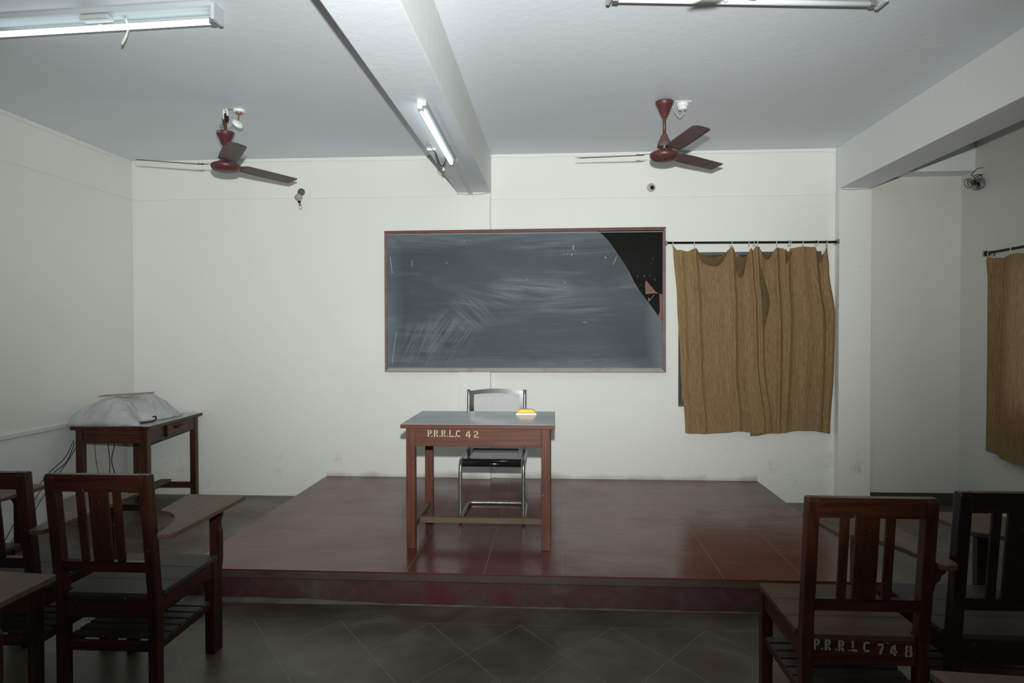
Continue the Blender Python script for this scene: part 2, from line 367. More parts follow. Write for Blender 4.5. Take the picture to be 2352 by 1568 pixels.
def add_tube(bm, pts, r, seg=8, closed=False, mi=0):
    pts = [Vector(p) for p in pts]; rings = []; n = len(pts)
    up = None
    for i, p in enumerate(pts):
        if closed: t = (pts[(i+1) % n]-pts[i-1])
        else: t = pts[min(i+1, n-1)]-pts[max(i-1, 0)]
        if t.length < 1e-9: t = Vector((0, 0, 1))
        t.normalize()
        if up is None:
            up = Vector((0, 0, 1)) if abs(t.z) < 0.9 else Vector((1, 0, 0))
        a = t.cross(up)
        if a.length < 1e-4: a = t.cross(Vector((0, 1, 0)))
        a.normalize(); b_ = t.cross(a); up = a.cross(t)*1.0
        rr = r[i] if hasattr(r, '__len__') else r
        rings.append([bm.verts.new(p+a*math.cos(2*math.pi*k/seg)*rr+b_*math.sin(2*math.pi*k/seg)*rr) for k in range(seg)])
    m = n if closed else n-1
    for i in range(m):
        A, B = rings[i], rings[(i+1) % n]
        for k in range(seg):
            f = bm.faces.new((A[k], A[(k+1) % seg], B[(k+1) % seg], B[k])); f.smooth = True; f.material_index = mi
    if not closed:
        bm.faces.new(rings[0][::-1]).material_index = mi; bm.faces.new(rings[-1]).material_index = mi
def tube(name, pts, r, mat, parent=None, seg=8, sm=0, closed=False):
    bm = bmesh.new(); add_tube(bm, smooth_path(pts, sm) if sm else pts, r, seg, closed)
    return finish(name, bm, mat, parent)
def add_lathe(bm, prof, seg=32, M4=None, mi=0):
    rings = []
    for r, z in prof:
        rings.append([bm.verts.new((max(r, 1e-4)*math.cos(2*math.pi*k/seg), max(r, 1e-4)*math.sin(2*math.pi*k/seg), z)) for k in range(seg)])
    fs = []
    for A, B in zip(rings, rings[1:]):
        for k in range(seg):
            f = bm.faces.new((A[k], A[(k+1) % seg], B[(k+1) % seg], B[k])); f.smooth = True; f.material_index = mi; fs.append(f)
    fs.append(bm.faces.new(rings[0])); fs.append(bm.faces.new(rings[-1]))
    bmesh.ops.recalc_face_normals(bm, faces=fs)
    if M4 is not None:
        bmesh.ops.transform(bm, matrix=M4, verts=[v for rg in rings for v in rg])
def lathe(name, prof, mat, parent=None, seg=32, M4=None):
    bm = bmesh.new(); add_lathe(bm, prof, seg, M4)
    return finish(name, bm, mat, parent)
def struct(o): o['kind'] = 'structure'; return o
def copy_tree(o, parent=None):
    c = o.copy(); COL.objects.link(c); c.parent = parent
    for ch in list(o.children): copy_tree(ch, c)
    return c

# ================================================================== the room
D = 5.912; H = 2.989; XL = -3.787; XR = 3.36; YB = -3.6; T = 0.16
# floor: sub-slab, plain screed around, and the scored lozenge panels in front of the platform
fo = box('floor', (XL-T, XR+T, YB-T, D+T, -0.12, -0.0004), M['joint'])
struct(fo)
YT0, YT1 = 1.78, 3.372
HW, HD = 0.2275, 0.316
def floor_piece(name, pts, mat=None, z0=-0.001, z1=0.0):
    return prism(name, pts, -0.03, 0.0, mat or M['floor'], fo)
floor_piece('screed_panel', [(XL, YB), (XR, YB), (XR, YT0-0.003), (XL, YT0-0.003)])
floor_piece('screed_border', [(XL, YT1+0.003), (XR, YT1+0.003), (XR, D), (XL, D)])
def clip(poly, ax, lim, sign):
    out = []
    for i in range(len(poly)):
        a, b_ = poly[i-1], poly[i]
        ia, ib = sign*(a[ax]-lim) <= 1e-9, sign*(b_[ax]-lim) <= 1e-9
        if ia != ib:
            t = (lim-a[ax])/(b_[ax]-a[ax]); out.append((a[0]+t*(b_[0]-a[0]), a[1]+t*(b_[1]-a[1])))
        if ib: out.append(b_)
    return out
XC = 0.05; row = 0; yy = YT1-HD*0
while yy > YT0-HD:
    k = -9
    while True:
        xx = XC+(k*2+(row % 2))*HW
        k += 1
        if xx > XR+HW: break
        if xx < XL-HW: continue
        g = 0.0016
        poly = [(xx-HW+g*1.6, yy), (xx, yy-HD+g*2), (xx+HW-g*1.6, yy), (xx, yy+HD-g*2)]
        for ax, lim, s in ((1, YT1, 1), (1, YT0, -1), (0, XR, 1), (0, XL, -1)):
            poly = clip(poly, ax, lim, s)
            if len(poly) < 3: break
        if len(poly) < 3: continue
        ar = abs(sum(poly[i-1][0]*poly[i][1]-poly[i][0]*poly[i-1][1] for i in range(len(poly))))/2
        if ar < 0.002: continue
        prism('floor_panel', poly, -0.03, 0.0, M['floor'], fo)
    row += 1; yy -= HD

ce = box('ceiling', (XL-T, XR+T, YB-T, D+T, H, H+0.14), M['ceil']); struct(ce)
struct(box('wall_left', (XL-T, XL, YB-T, D+T, -0.12, H), M['wall']))
struct(box('wall_back', (XL, XR, YB-T, YB, 0, H), M['wall']))
# front wall with the window opening
WX0, WX1, WZ0, WZ1 = 1.045, 2.23, 0.815, 2.128
bm = bmesh.new()
add_box(bm, XL, WX0, D, D+T, 0, H); add_box(bm, WX1, 2.6, D, D+T, 0, H)
add_box(bm, WX0, WX1, D, D+T, 0, WZ0); add_box(bm, WX0, WX1, D, D+T, WZ1, H)
struct(finish('wall_front', bm, M['wall']))
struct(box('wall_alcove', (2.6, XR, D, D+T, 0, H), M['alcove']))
# right wall with its window opening
RY0, RY1, RZ0, RZ1 = 3.6, 5.22, 0.86, 1.98
bm = bmesh.new()
add_box(bm, XR, XR+T, RY1, D+T, 0, H); add_box(bm, XR, XR+T, YB-T, RY0, 0, H)
add_box(bm, XR, XR+T, RY0, RY1, 0, RZ0); add_box(bm, XR, XR+T, RY0, RY1, RZ1, H)
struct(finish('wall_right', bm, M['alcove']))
# pilasters and beams
struct(box('trim_1', (-0.846, -0.562, D-0.055, D, 0.182, 2.655), M['wall'], bev=0.004))      # pilaster behind the board
struct(box('trim_2', (2.345, 2.605, D-0.085, D, 0, 2.64), M['wall'], bev=0.004))               # right pillar
for nm_, b_ in (('trim_3', (-0.846, -0.558, YB, D, 2.655, H)), ('trim_4', (2.346, 2.612, YB, D, 2.638, H))):   # centre and right beams, whitewashed underneath
    o = struct(box(nm_, b_, M['beam'], bev=0.005)); o.data.materials.append(M['ceil'])
    for p in o.data.polygons:
        if p.normal.z < -0.8: p.material_index = 1
struct(box('trim_5', (2.612, XR, 5.72, D, 2.74, H), M['beam'], bev=0.004))                    # short beam over the alcove
struct(box('trim_6', (2.605, XR, D-0.012, D, 0, 0.10), M['skirt'], bev=0.002))
for o, nm, lb in ((bpy.data.objects['trim_6'], 'baseboard_front', 'dark cement skirting along the alcove floor'),):
    o.name = nm

# window 1 in the front wall, behind the curtain
w1 = tag(thing('window_1', 'dark steel window mostly hidden behind the tan curtain', 'window'), kind='structure')
del w1['label']; del w1['category']
bm = bmesh.new()
y0, y1 = D-0.012, D+0.05
for i_, b_ in enumerate(((WX0, WX1, WZ1-0.028, WZ1), (WX0, WX1, WZ0, WZ0+0.022), (WX0, WX0+0.028, WZ0+0.0221, WZ1-0.0281), (WX1-0.045, WX1, WZ0+0.0221, WZ1-0.0281))):
    add_box(bm, b_[0], b_[1], y0, y1, b_[2], b_[3], 0.002, 1 if i_ > 1 else 0)
finish('window_frame', bm, [M['window_grey'], M['window_dark']], w1)
bm = bmesh.new()
for b_ in ((WX0+0.045, WX1-0.045, WZ1-0.058, WZ1-0.028), (WX0+0.045, WX0+0.075, WZ0+0.028, WZ1-0.03), (WX1-0.075, WX1-0.045, WZ0+0.028, WZ1-0.03), (1.615, 1.66, WZ0+0.028, WZ1-0.03), (WX0+0.045, WX1-0.045, WZ0+0.028, WZ0+0.05)):
    add_box(bm, b_[0], b_[1], D+0.01, D+0.045, b_[2], b_[3])
finish('sash', bm, M['window_dark'], w1)
for i in range(5):
    z = WZ0+0.17+i*0.22
    tube('grill_bar', [(WX0+0.045, D+0.055, z), (WX1-0.045, D+0.055, z)], 0.006, M['window_dark'], w1, 6)
box('pane', (WX0+0.06, 1.63, D+0.024, D+0.028, WZ0+0.04, WZ1-0.04), M['glass'], w1)
box('pane', (1.645, WX1-0.06, D+0.024, D+0.028, WZ0+0.04, WZ1-0.04), M['glass'], w1)
box('shutter', (WX0+0.002, WX1-0.002, D+0.09, D+0.115, WZ0+0.002, WZ1-0.002), M['shutter'], w1)
# window 2 in the right wall
w2 = tag(thing('window_2', 'w', 'w'), kind='structure'); del w2['label']; del w2['category']
bm = bmesh.new()
for b_ in ((RY0, RY0+0.045, RZ0, RZ1), (RY1-0.045, RY1, RZ0, RZ1), (RY0, RY1, RZ1-0.04, RZ1), (RY0, RY1, RZ0, RZ0+0.04), (4.39, 4.43, RZ0, RZ1)):
    add_box(bm, XR+0.03, XR+0.08, b_[0], b_[1], b_[2], b_[3])
finish('window_frame', bm, M['window_dark'], w2)
for a, b_ in ((RY0+0.04, 4.395), (4.425, RY1-0.04)):
    box('pane', (XR+0.05, XR+0.054, a, b_, RZ0+0.03, RZ1-0.03), M['glass'], w2)

# ================================================================== platform
PX0, PX1, PY0, HP = -2.026, 1.712, 3.5695, 0.182
pf = thing('teaching_platform', 'low red cement platform with a scuffed front riser under the teacher desk', 'platform', (0, 0, 0))
struct(pf); del pf['category']; del pf['label']; pf.name = 'floor_platform'
box('platform_core', (PX0+0.012, PX1-0.012, PY0+0.022, D, 0.0, HP-0.0508), M['riser'], pf)
box('platform_lip', (PX0, PX1, PY0, D, HP-0.050, HP-0.0018), M['lip'], pf, bev=0.006)
box('joint_bed', (PX0+0.005, PX1-0.005, PY0+0.006, D, HP-0.0019, HP-0.0003), M['joint_red'], pf)
xs = [PX0]+[-1.63+0.4165*i for i in range(8)]+[PX1]; ys = [PY0+0.001, 3.95, 4.325, 4.695, 5.06, 5.42, D]
for i in range(len(xs)-1):
    for j in range(len(ys)-1):
        g = 0.0016; h = 0.0
        a, b_, c, d_ = xs[i]+(g if i else 0), xs[i+1]-(g if i < len(xs)-2 else 0), ys[j]+(0.0007 if j else 0), ys[j+1]-0.0007
        box('platform_panel', (a, b_, c, d_, HP-0.0018, HP), M['platform'], pf, bev=0.0003)
box('nosing', (PX0, PX1, PY0-0.004, PY0+0.004, HP-0.006, HP+0.0005), plain('red_nosing_paint', (0.11, 0.012, 0.014), 0.4, var=0.2), pf, bev=0.002)
# cement fillet smeared along the foot of the riser
bm = bmesh.new(); prev = None; nseg = 90
for i in range(nseg+1):
    x = PX0+(PX1-PX0)*i/nseg
    hgt = 0.004+0.005*random.random()+(0.017*max(0, min(1, (-0.9-x)*2.2)))
    dep = 0.005+0.007*random.random()+(0.015*max(0, min(1, (-0.9-x)*2.2)))
    cur = [bm.verts.new((x, PY0+0.022, 0)), bm.verts.new((x, PY0+0.021, hgt)), bm.verts.new((x, PY0+0.016, hgt*0.8)), bm.verts.new((x, PY0+0.02-dep, 0.0005))]
    if prev:
        for k in range(3): bm.faces.new((prev[k], prev[k+1], cur[k+1], cur[k]))
    prev = cur
finish('cement_fillet', bm, M['cement'], pf, smooth=True)

# ================================================================== blackboard
YBd = 5.845
bb = thing('blackboard', 'wide chalk-smeared blackboard with a torn black corner on the front wall', 'blackboard', (0, 0, 0))
BX0, BX1, BZ0, BZ1 = -1.477, 0.924, 1.112, 2.334
FW = 0.030
def quad_prism(name, p, y0, y1, mat): prism(name, p, y0, y1, mat, bb, 'xz', 0.003)
yf0, yf1 = YBd-0.022, YBd+0.012
dzt = 0.0
quad_prism('frame_rail', [(BX0, BZ1-0.006), (BX1, BZ1+0.002), (BX1-FW, BZ1-FW+0.004), (BX0+FW, BZ1-FW-0.004)], yf0, yf1, M['frame_top'])
quad_prism('frame_rail', [(BX0, BZ0), (BX1+0.004, BZ0), (BX1-FW, BZ0+FW), (BX0+FW, BZ0+FW)], yf0-0.006, yf1, M['frame_low'])
quad_prism('frame_rail', [(BX0, BZ0), (BX0, BZ1-0.006), (BX0+FW-0.006, BZ1-FW-0.002), (BX0+FW-0.006, BZ0+FW)], yf0, yf1, M['frame_side'])
quad_prism('frame_rail', [(BX1+0.004, BZ0), (BX1, BZ1+0.002), (BX1-FW+0.004, BZ1-FW), (BX1-FW+0.004, BZ0+FW)], yf0, yf1, M['frame_side'])
for b_ in ((BX0+FW-0.006, BX1-FW+0.004, BZ1-FW-0.010, BZ1-FW-0.003), (BX0+FW-0.006, BX1-FW+0.004, BZ0+FW, BZ0+FW+0.005)):
    box('frame_bead', (b_[0], b_[1], yf0+0.007, YBd-0.0105, b_[2], b_[3]), M['frame_low'], bb, 0.001)
box('backing_board', (BX0+0.004, BX1-0.004, YBd, D-0.056, BZ0+0.004, BZ1-0.012), M['hardboard'], bb)
def catmull2(pts, n=5):
    return [(p.x, p.y) for p in smooth_path([(a, b_, 0) for a, b_ in pts], n)]
curve = catmull2([(0.325, 2.312), (0.380, 2.290), (0.451, 2.219), (0.526, 2.112), (0.612, 1.979), (0.667, 1.869), (0.738, 1.759), (0.820, 1.651), (0.898, 1.533)])
xr = BX1-FW+0.010
prism('writing_sheet', [(BX0+0.012, BZ0+0.015), (xr, BZ0+0.015), (xr, 1.53)]+curve[::-1]+[(BX0+0.012, 2.312)], YBd-0.010, YBd-0.006, M['slate'], bb, 'xz')
prism('torn_sheet', [(0.30, 2.315), (xr+0.008, 2.318), (xr+0.014, 1.768), (0.867, 1.779), (0.842, 1.795), (0.815, 1.826), (0.78, 1.87), (0.763, 1.888), (0.756, 1.87), (0.754, 1.84), (0.757, 1.80), (0.760, 1.773), (0.815, 1.777), (0.873, 1.779), (0.876, 1.70), (0.878, 1.629), (0.864, 1.588), (0.72, 1.70), (0.60, 1.95)], YBd-0.005, YBd-0.0015, M['black_sheet'], bb, 'xz')
# strip casting a soft crease beside the tear
prism('sheet_flap', [(0.775, 1.905), (0.80, 1.86), (0.835, 1.815), (0.868, 1.781), (xr+0.013, 1.769), (xr+0.012, 1.80), (0.86, 1.84), (0.80, 1.90)], YBd-0.0075, YBd-0.0055, M['black_sheet'], bb, 'xz', 0.0008)
def ribbon(bm, pts, wd, to3, mi=0):
    """flat painted stroke"""
    pts = [Vector((a, b_)) for a, b_ in pts]; L = []; Rr = []
    for i, p in enumerate(pts):
        t = (pts[min(i+1, len(pts)-1)]-pts[max(i-1, 0)]).normalized(); n = Vector((-t.y, t.x))*wd/2
        e = t*wd*0.12*(-1 if i == 0 else (1 if i == len(pts)-1 else 0))
        L.append(bm.verts.new(to3(*(p+n+e)))); Rr.append(bm.verts.new(to3(*(p-n+e))))
    for i in range(len(pts)-1):
        bm.faces.new((L[i], L[i+1], Rr[i+1], Rr[i])).material_index = mi
def bd(x, z): return (x, YBd-0.0106, z)
def bpx(px, py): # crop grid -> board metres (measured on the board's own plane)
    return (-1.477+(px-78)/2172*2.401, 2.334-(py-70)/1120*1.222)
bm = bmesh.new()
for pts, wd in (([(121, 280), (130, 340), (137, 408)], .007), ([(295, 310), (296, 360)], .006), ([(170, 876), (150, 1000), (133, 1125)], .005),
                ([(1551, 203), (1547, 234)], .012), ([(1537, 265), (1541, 284)], .01), ([(1788, 298), (1803, 302)], .012), ([(1810, 226), (1813, 280)], .003),
                ([(1473, 270), (1484, 269)], .005), ([(1500, 270), (1512, 266)], .005), ([(592, 1095), (593, 1158)], .004), ([(565, 330), (570, 334)], .01),
                ([(703, 150), (706, 162)], .006), ([(1190, 455), (1195, 468)], .006), ([(1475, 485), (1492, 494)], .006), ([(1145, 514), (1148, 516)], .005),
                ([(460, 392), (478, 470), (490, 560)], .0022), ([(890, 500), (892, 650)], .002), ([(510, 985), (512, 1090)], .003), ([(520, 1000), (560, 930), (610, 850)], .004),
                ([(1620, 802), (1655, 801)], .006), ([(1880, 290), (1868, 325), (1853, 356)], .006), ([(2066, 666), (2069, 668)], .006), ([(1188, 165), (1191, 168)], .005),
                ([(1050, 303), (1054, 304)], .004), ([(450, 631), (454, 632)], .004), ([(1142, 614), (1147, 616)], .004), ([(801, 985), (803, 1040)], .003)):
    ribbon(bm, [bpx(*p) for p in pts], wd*0.6 if wd > 0.0045 else wd*0.38, bd, 0 if wd > 0.0045 else 1)
o = finish('chalk_marks', bm, [M['chalk'], M['chalk_faint']], bb); o['kind'] = 'stuff'
bm = bmesh.new()
for pts, wd in (([(2090, 440), (2090, 452)], .012), ([(2040, 436), (2041, 455)], .006), ([(2130, 436), (2134, 452)], .006), ([(2168, 462), (2170, 482)], .007),
                ([(2140, 350), (2146, 345)], .004), ([(2155, 300), (2157, 320)], .004), ([(2040, 380), (2046, 374)], .003), ([(2064, 512), (2066, 520)], .004)):
    ribbon(bm, [bpx(*p) for p in pts], wd*0.5, lambda x, z: (x, YBd-0.0080, z), 1)
for pts, wd in (([(2128, 616), (2120, 619), (2130, 625), (2118, 634)], .004), ([(2165, 590), (2140, 625), (2122, 648)], .0022)):
    ribbon(bm, [bpx(*p) for p in pts], wd, lambda x, z: (x, YBd-0.0056, z))
o = finish('chalk_specks', bm, [M['chalk'], M['chalk_faint']], bb); o['kind'] = 'stuff'

# ================================================================== stencil lettering
GL = {
 'P': [[(.09, 0), (.09, 1)], [(.27, .92), (.42, .90), (.50, .76), (.46, .56), (.27, .48)]],
 'R': [[(.09, 0), (.09, 1)], [(.27, .92), (.42, .90), (.48, .76), (.44, .58), (.27, .50)], [(.32, .30), (.52, .02)]],
 'L': [[(.10, 1), (.10, .34)], [(.02, .10), (.26, .10), (.54, .06)]],
 'C': [[(.32, .97), (.13, .78), (.08, .5), (.13, .22), (.32, .03)], [(.42, .92), (.56, .80)], [(.42, .05), (.56, .17)]],
 '4': [[(.27, .86), (.10, .42), (.08, .26), (.28, .26)], [(.44, 1), (.46, 0)], [(.50, .34), (.66, .34)]],
 '2': [[(.05, .78), (.20, .92)], [(.34, .94), (.52, .80), (.50, .58), (.38, .44)], [(.28, .42), (.10, .22), (.10, .08), (.30, .05)], [(.42, .06), (.62, .06)]],
 '7': [[(.0, .90), (.58, .90)], [(.50, .72), (.36, .38), (.26, .0)]],
 '8': [[(.26, .99), (.13, .92), (.09, .78), (.15, .62), (.20, .54), (.10, .42), (.05, .26), (.10, .09), (.25, .01)], [(.42, .99), (.55, .92), (.59, .78), (.53, .62), (.48, .54), (.58, .42), (.63, .26), (.58, .09), (.43, .01)]],
 '.': [[(.0, .08), (.14, .08)]],
}
def lettering(name, items, h, y, mat, parent, wd=0.22, ux=None):
    """items: (glyph, x, z) lower-left corners on the plane at y, facing -y"""
    ux = ux or h
    for g, x, z in items:
        bm = bmesh.new()
        for s in GL[g]:
            if g == '.' : ribbon(bm, [(x, z+h*.08), (x+h*.15, z+h*.08)], h*0.15, lambda a, b_: (a, y, b_))
            else: ribbon(bm, [(x+a*ux, z+b_*h) for a, b_ in s], h*wd, lambda a, b_: (a, y, b_))
        bmesh.ops.reverse_faces(bm, faces=bm.faces)
        finish('stencil_dot' if g == '.' else 'stencil_letter', bm, mat, parent)

# ================================================================== teacher's desk
DZ = HP
desk = thing('teacher_desk', 'wooden teacher desk on the platform, blue-grey top, stencilled P.R.R.L.C 42', 'desk', (-0.459, 3.95, DZ))
dx0, dx1, dd, dh = -0.453, 0.453, 0.66, 0.738
bm = bmesh.new(); add_box(bm, dx0, dx1, 0, dd, dh-0.026, dh-0.002, 0.002)
finish('tabletop', bm, M['dw']['x'], desk)
box('laminate_sheet', (dx0+0.002, dx1-0.002, 0.002, dd-0.002, dh-0.0019, dh), M['laminate'], desk, 0.0005)
for (lx, ly) in ((-0.421, 0.012), (0.375, 0.012), (-0.421, 0.59), (0.375, 0.59)):
    box('leg', (lx, lx+0.052, ly, ly+0.045, 0, dh-0.026), M['dw']['z'], desk, 0.003)
af = box('front_apron', (-0.3695, 0.3755, 0.014, 0.034, dh-0.131, dh-0.0262), M['dw']['x'], desk, 0.0015)
box('rear_apron', (-0.3695, 0.3755, 0.60, 0.62, dh-0.131, dh-0.0262), M['dw']['x'], desk, 0.0015)
box('side_apron', (-0.412, -0.392, 0.056, 0.591, dh-0.131, dh-0.0262), M['dw']['y'], desk, 0.0015)
box('side_apron', (0.392, 0.412, 0.056, 0.591, dh-0.131, dh-0.0262), M['dw']['y'], desk, 0.0015)
for sx in (-0.408, 0.386):
    box('side_stretcher', (sx, sx+0.024, 0.056, 0.591, 0.095, 0.133), M['dusty_bar'], desk, 0.002)
box('cross_stretcher', (-0.385, 0.3865, 0.225, 0.262, 0.094, 0.128), M['dusty_bar'], desk, 0.002)
lx = lambda px: -0.752+(px-320)/1560*(0.273)+0.459
bz = 0.845-DZ
lettering('stencil_lettering', [('P', lx(318), bz), ('.', lx(447), bz), ('R', lx(530), bz), ('.', lx(725), bz), ('R', lx(790), bz), ('.', lx(985), bz), ('L', lx(1052), bz),
          ('.', lx(1232), bz), ('C', lx(1270), bz), ('4', lx(1605), bz-.004), ('2', lx(1876), bz-.003)], 0.039, 0.0134, M['paint_cream'], af, 0.155, 0.044)

# yellow duster
du = thing('duster', 'yellow-backed chalk duster on the blue-grey desk top', 'duster', (-0.192, 4.43, DZ+dh), 0.03)
box('felt_pad', (-0.066, 0.066, -0.024, 0.024, 0.0, 0.012), M['felt'], du, 0.003)
bm = bmesh.new()
prof = [(-0.062, 0.0121), (-0.060, 0.018), (-0.045, 0.034), (-0.036, 0.037), (0.038, 0.037), (0.047, 0.034), (0.060, 0.018), (0.062, 0.0121)]
add_prism(bm, prof, -0.021, 0.021, 'xz', 0.005); finish('handle_back', bm, M['yellow'], du, smooth=False)

# ================================================================== cane chair behind the desk
ch = thing('cantilever_chair', 'tubular steel cantilever chair with grey cane seat and chrome-framed back behind the desk', 'chair', (-0.430, 4.56, HP))
r = 0.0125
def side(s):
    x = s*0.213; xb = s*0.205
    return [(xb, 0.40, 0.855), (xb, 0.385, 0.62), (xb, 0.37, 0.46), (xb+s*.002, 0.345, 0.425), (x, 0.28, 0.408), (x, 0.06, 0.405), (x, 0.02, 0.392), (x, 0.0, 0.355), (x, -0.008, 0.2), (x, -0.008, 0.06), (x, 0.0, 0.028), (x, 0.03, r+.001), (x, 0.36, r+.001)]
lp = smooth_path(side(-1), 4); rp = smooth_path(side(1), 4)
back = smooth_path([(-0.213, 0.36, r+.001), (-0.205, 0.42, r+.001), (-0.165, 0.447, r+.001), (0.165, 0.447, r+.001), (0.205, 0.42, r+.001), (0.213, 0.36, r+.001)], 5)
tube('tube_frame', lp[:-1]+back+rp[:-1][::-1], r, M['steel'], ch, 10)
def bar_frame(name, x0, x1, P0, P1, wd, th, mat, arch=0.0):
    """rectangular rim in the plane spanned by x and P0->P1"""
    P0, P1 = Vector(P0), Vector(P1); u = (P1-P0); L = u.length; u.normalize(); n = Vector((1, 0, 0)).cross(u)
    bm = bmesh.new()
    def pt(x, t, k): return Vector((x, 0, 0))+P0+u*t+n*k
    K = 10
    def strip(a):  # list of (x,t) outer, inner pairs closed
        vs = []
        for (xo, to), (xi, ti) in a:
            vs.append([bm.verts.new(pt(xo, to, -th/2)), bm.verts.new(pt(xi, ti, -th/2)), bm.verts.new(pt(xi, ti, th/2)), bm.verts.new(pt(xo, to, th/2))])
        n_ = len(vs)
        for i in range(n_):
            A, B = vs[i], vs[(i+1) % n_]
            for k in range(4): bm.faces.new((A[k], A[(k+1) % 4], B[(k+1) % 4], B[k]))
    a = [((x0, 0), (x0+wd, wd)), ((x1, 0), (x1-wd, wd))]
    for i in range(K+1):
        s = i/K; x = x1+(x0-x1)*s; ar = arch*math.sin(math.pi*s)
        xi = (x1-wd)+(x0-x1+2*wd)*s
        a.append(((x, L+ar), (xi, L-wd+ar*0.6)))
    strip(a); bmesh.ops.recalc_face_normals(bm, faces=bm.faces)
    return finish(name, bm, mat, ch)
bp0, bp1 = (0, 0.383, 0.60), (0, 0.400, 0.845)
brim = bar_frame('backrest_frame', -0.192, 0.192, bp0, bp1, 0.026, 0.02, M['chrome'], arch=0.018)
srim = bar_frame('seat_frame', -0.198, 0.198, (0, 0.012, 0.405), (0, 0.375, 0.420), 0.034, 0.03, M['black_gloss'])
tube('seat_front_edge', [(-0.198, 0.002, 0.388), (0.198, 0.002, 0.388)], 0.0195, M['black_gloss'], ch, 12)
def cane(name, x0, x1, P0, P1, nx, nz, parent):
    P0, P1 = Vector(P0), Vector(P1); u = P1-P0; n = Vector((1, 0, 0)).cross(u).normalized()
    bm = bmesh.new()
    def strip(a, b_, wd, k):
        A = Vector((a[0], 0, 0))+P0+u*a[1]+n*k; B = Vector((b_[0], 0, 0))+P0+u*b_[1]+n*k
        t = (B-A).normalized(); s = t.cross(n)*wd/2
        bm.faces.new([bm.verts.new(q) for q in (A-s, B-s, B+s, A+s)])
    W = x1-x0
    for i in range(nx*1+1):
        x = x0+W*i/nx
        strip((x-0.0015, 0), (x-0.0015, 1), 0.0018, 0.0004); strip((x+0.0015, 0), (x+0.0015, 1), 0.0018, 0.0004)
    for j in range(nz+1):
        z = j/nz; dz = 0.0016/u.length
        for s in (-dz, dz): strip((x0, min(1, max(0, z+s))), (x1, min(1, max(0, z+s))), 0.0018, -0.0004)
    # diagonals clipped to the rectangle
    px, pz = W/nx, 1.0/nz
    for d in (1, -1):
        for i in range(-nz, nx+nz+1):
            pts = []
            xa = x0+(i)*px
            a_t, b_t = 0.0, 1.0; xb = xa+d*nz*px
            t0, t1 = 0.0, 1.0
            for lim, sg in ((x0, 1), (x1, -1)):
                fa, fb = sg*(xa-lim), sg*(xb-lim)
                if fa < 0 and fb < 0: t0, t1 = 1, 0; break
                if fa < 0: t0 = max(t0, fa/(fa-fb))
                elif fb < 0: t1 = min(t1, fa/(fa-fb))
            if t1-t0 > 0.02: strip((xa+(xb-xa)*t0, t0), (xa+(xb-xa)*t1, t1), 0.0026, 0.0012*d)
    o = finish(name, bm, M['cane'], parent); o['kind'] = 'stuff'; return o
cane('cane_weave', -0.170, 0.170, (0, 0.3845, 0.618), (0, 0.3995, 0.832), 28, 17, brim)
cane('cane_weave', -0.168, 0.168, (0, 0.042, 0.411), (0, 0.348, 0.424), 28, 25, srim)

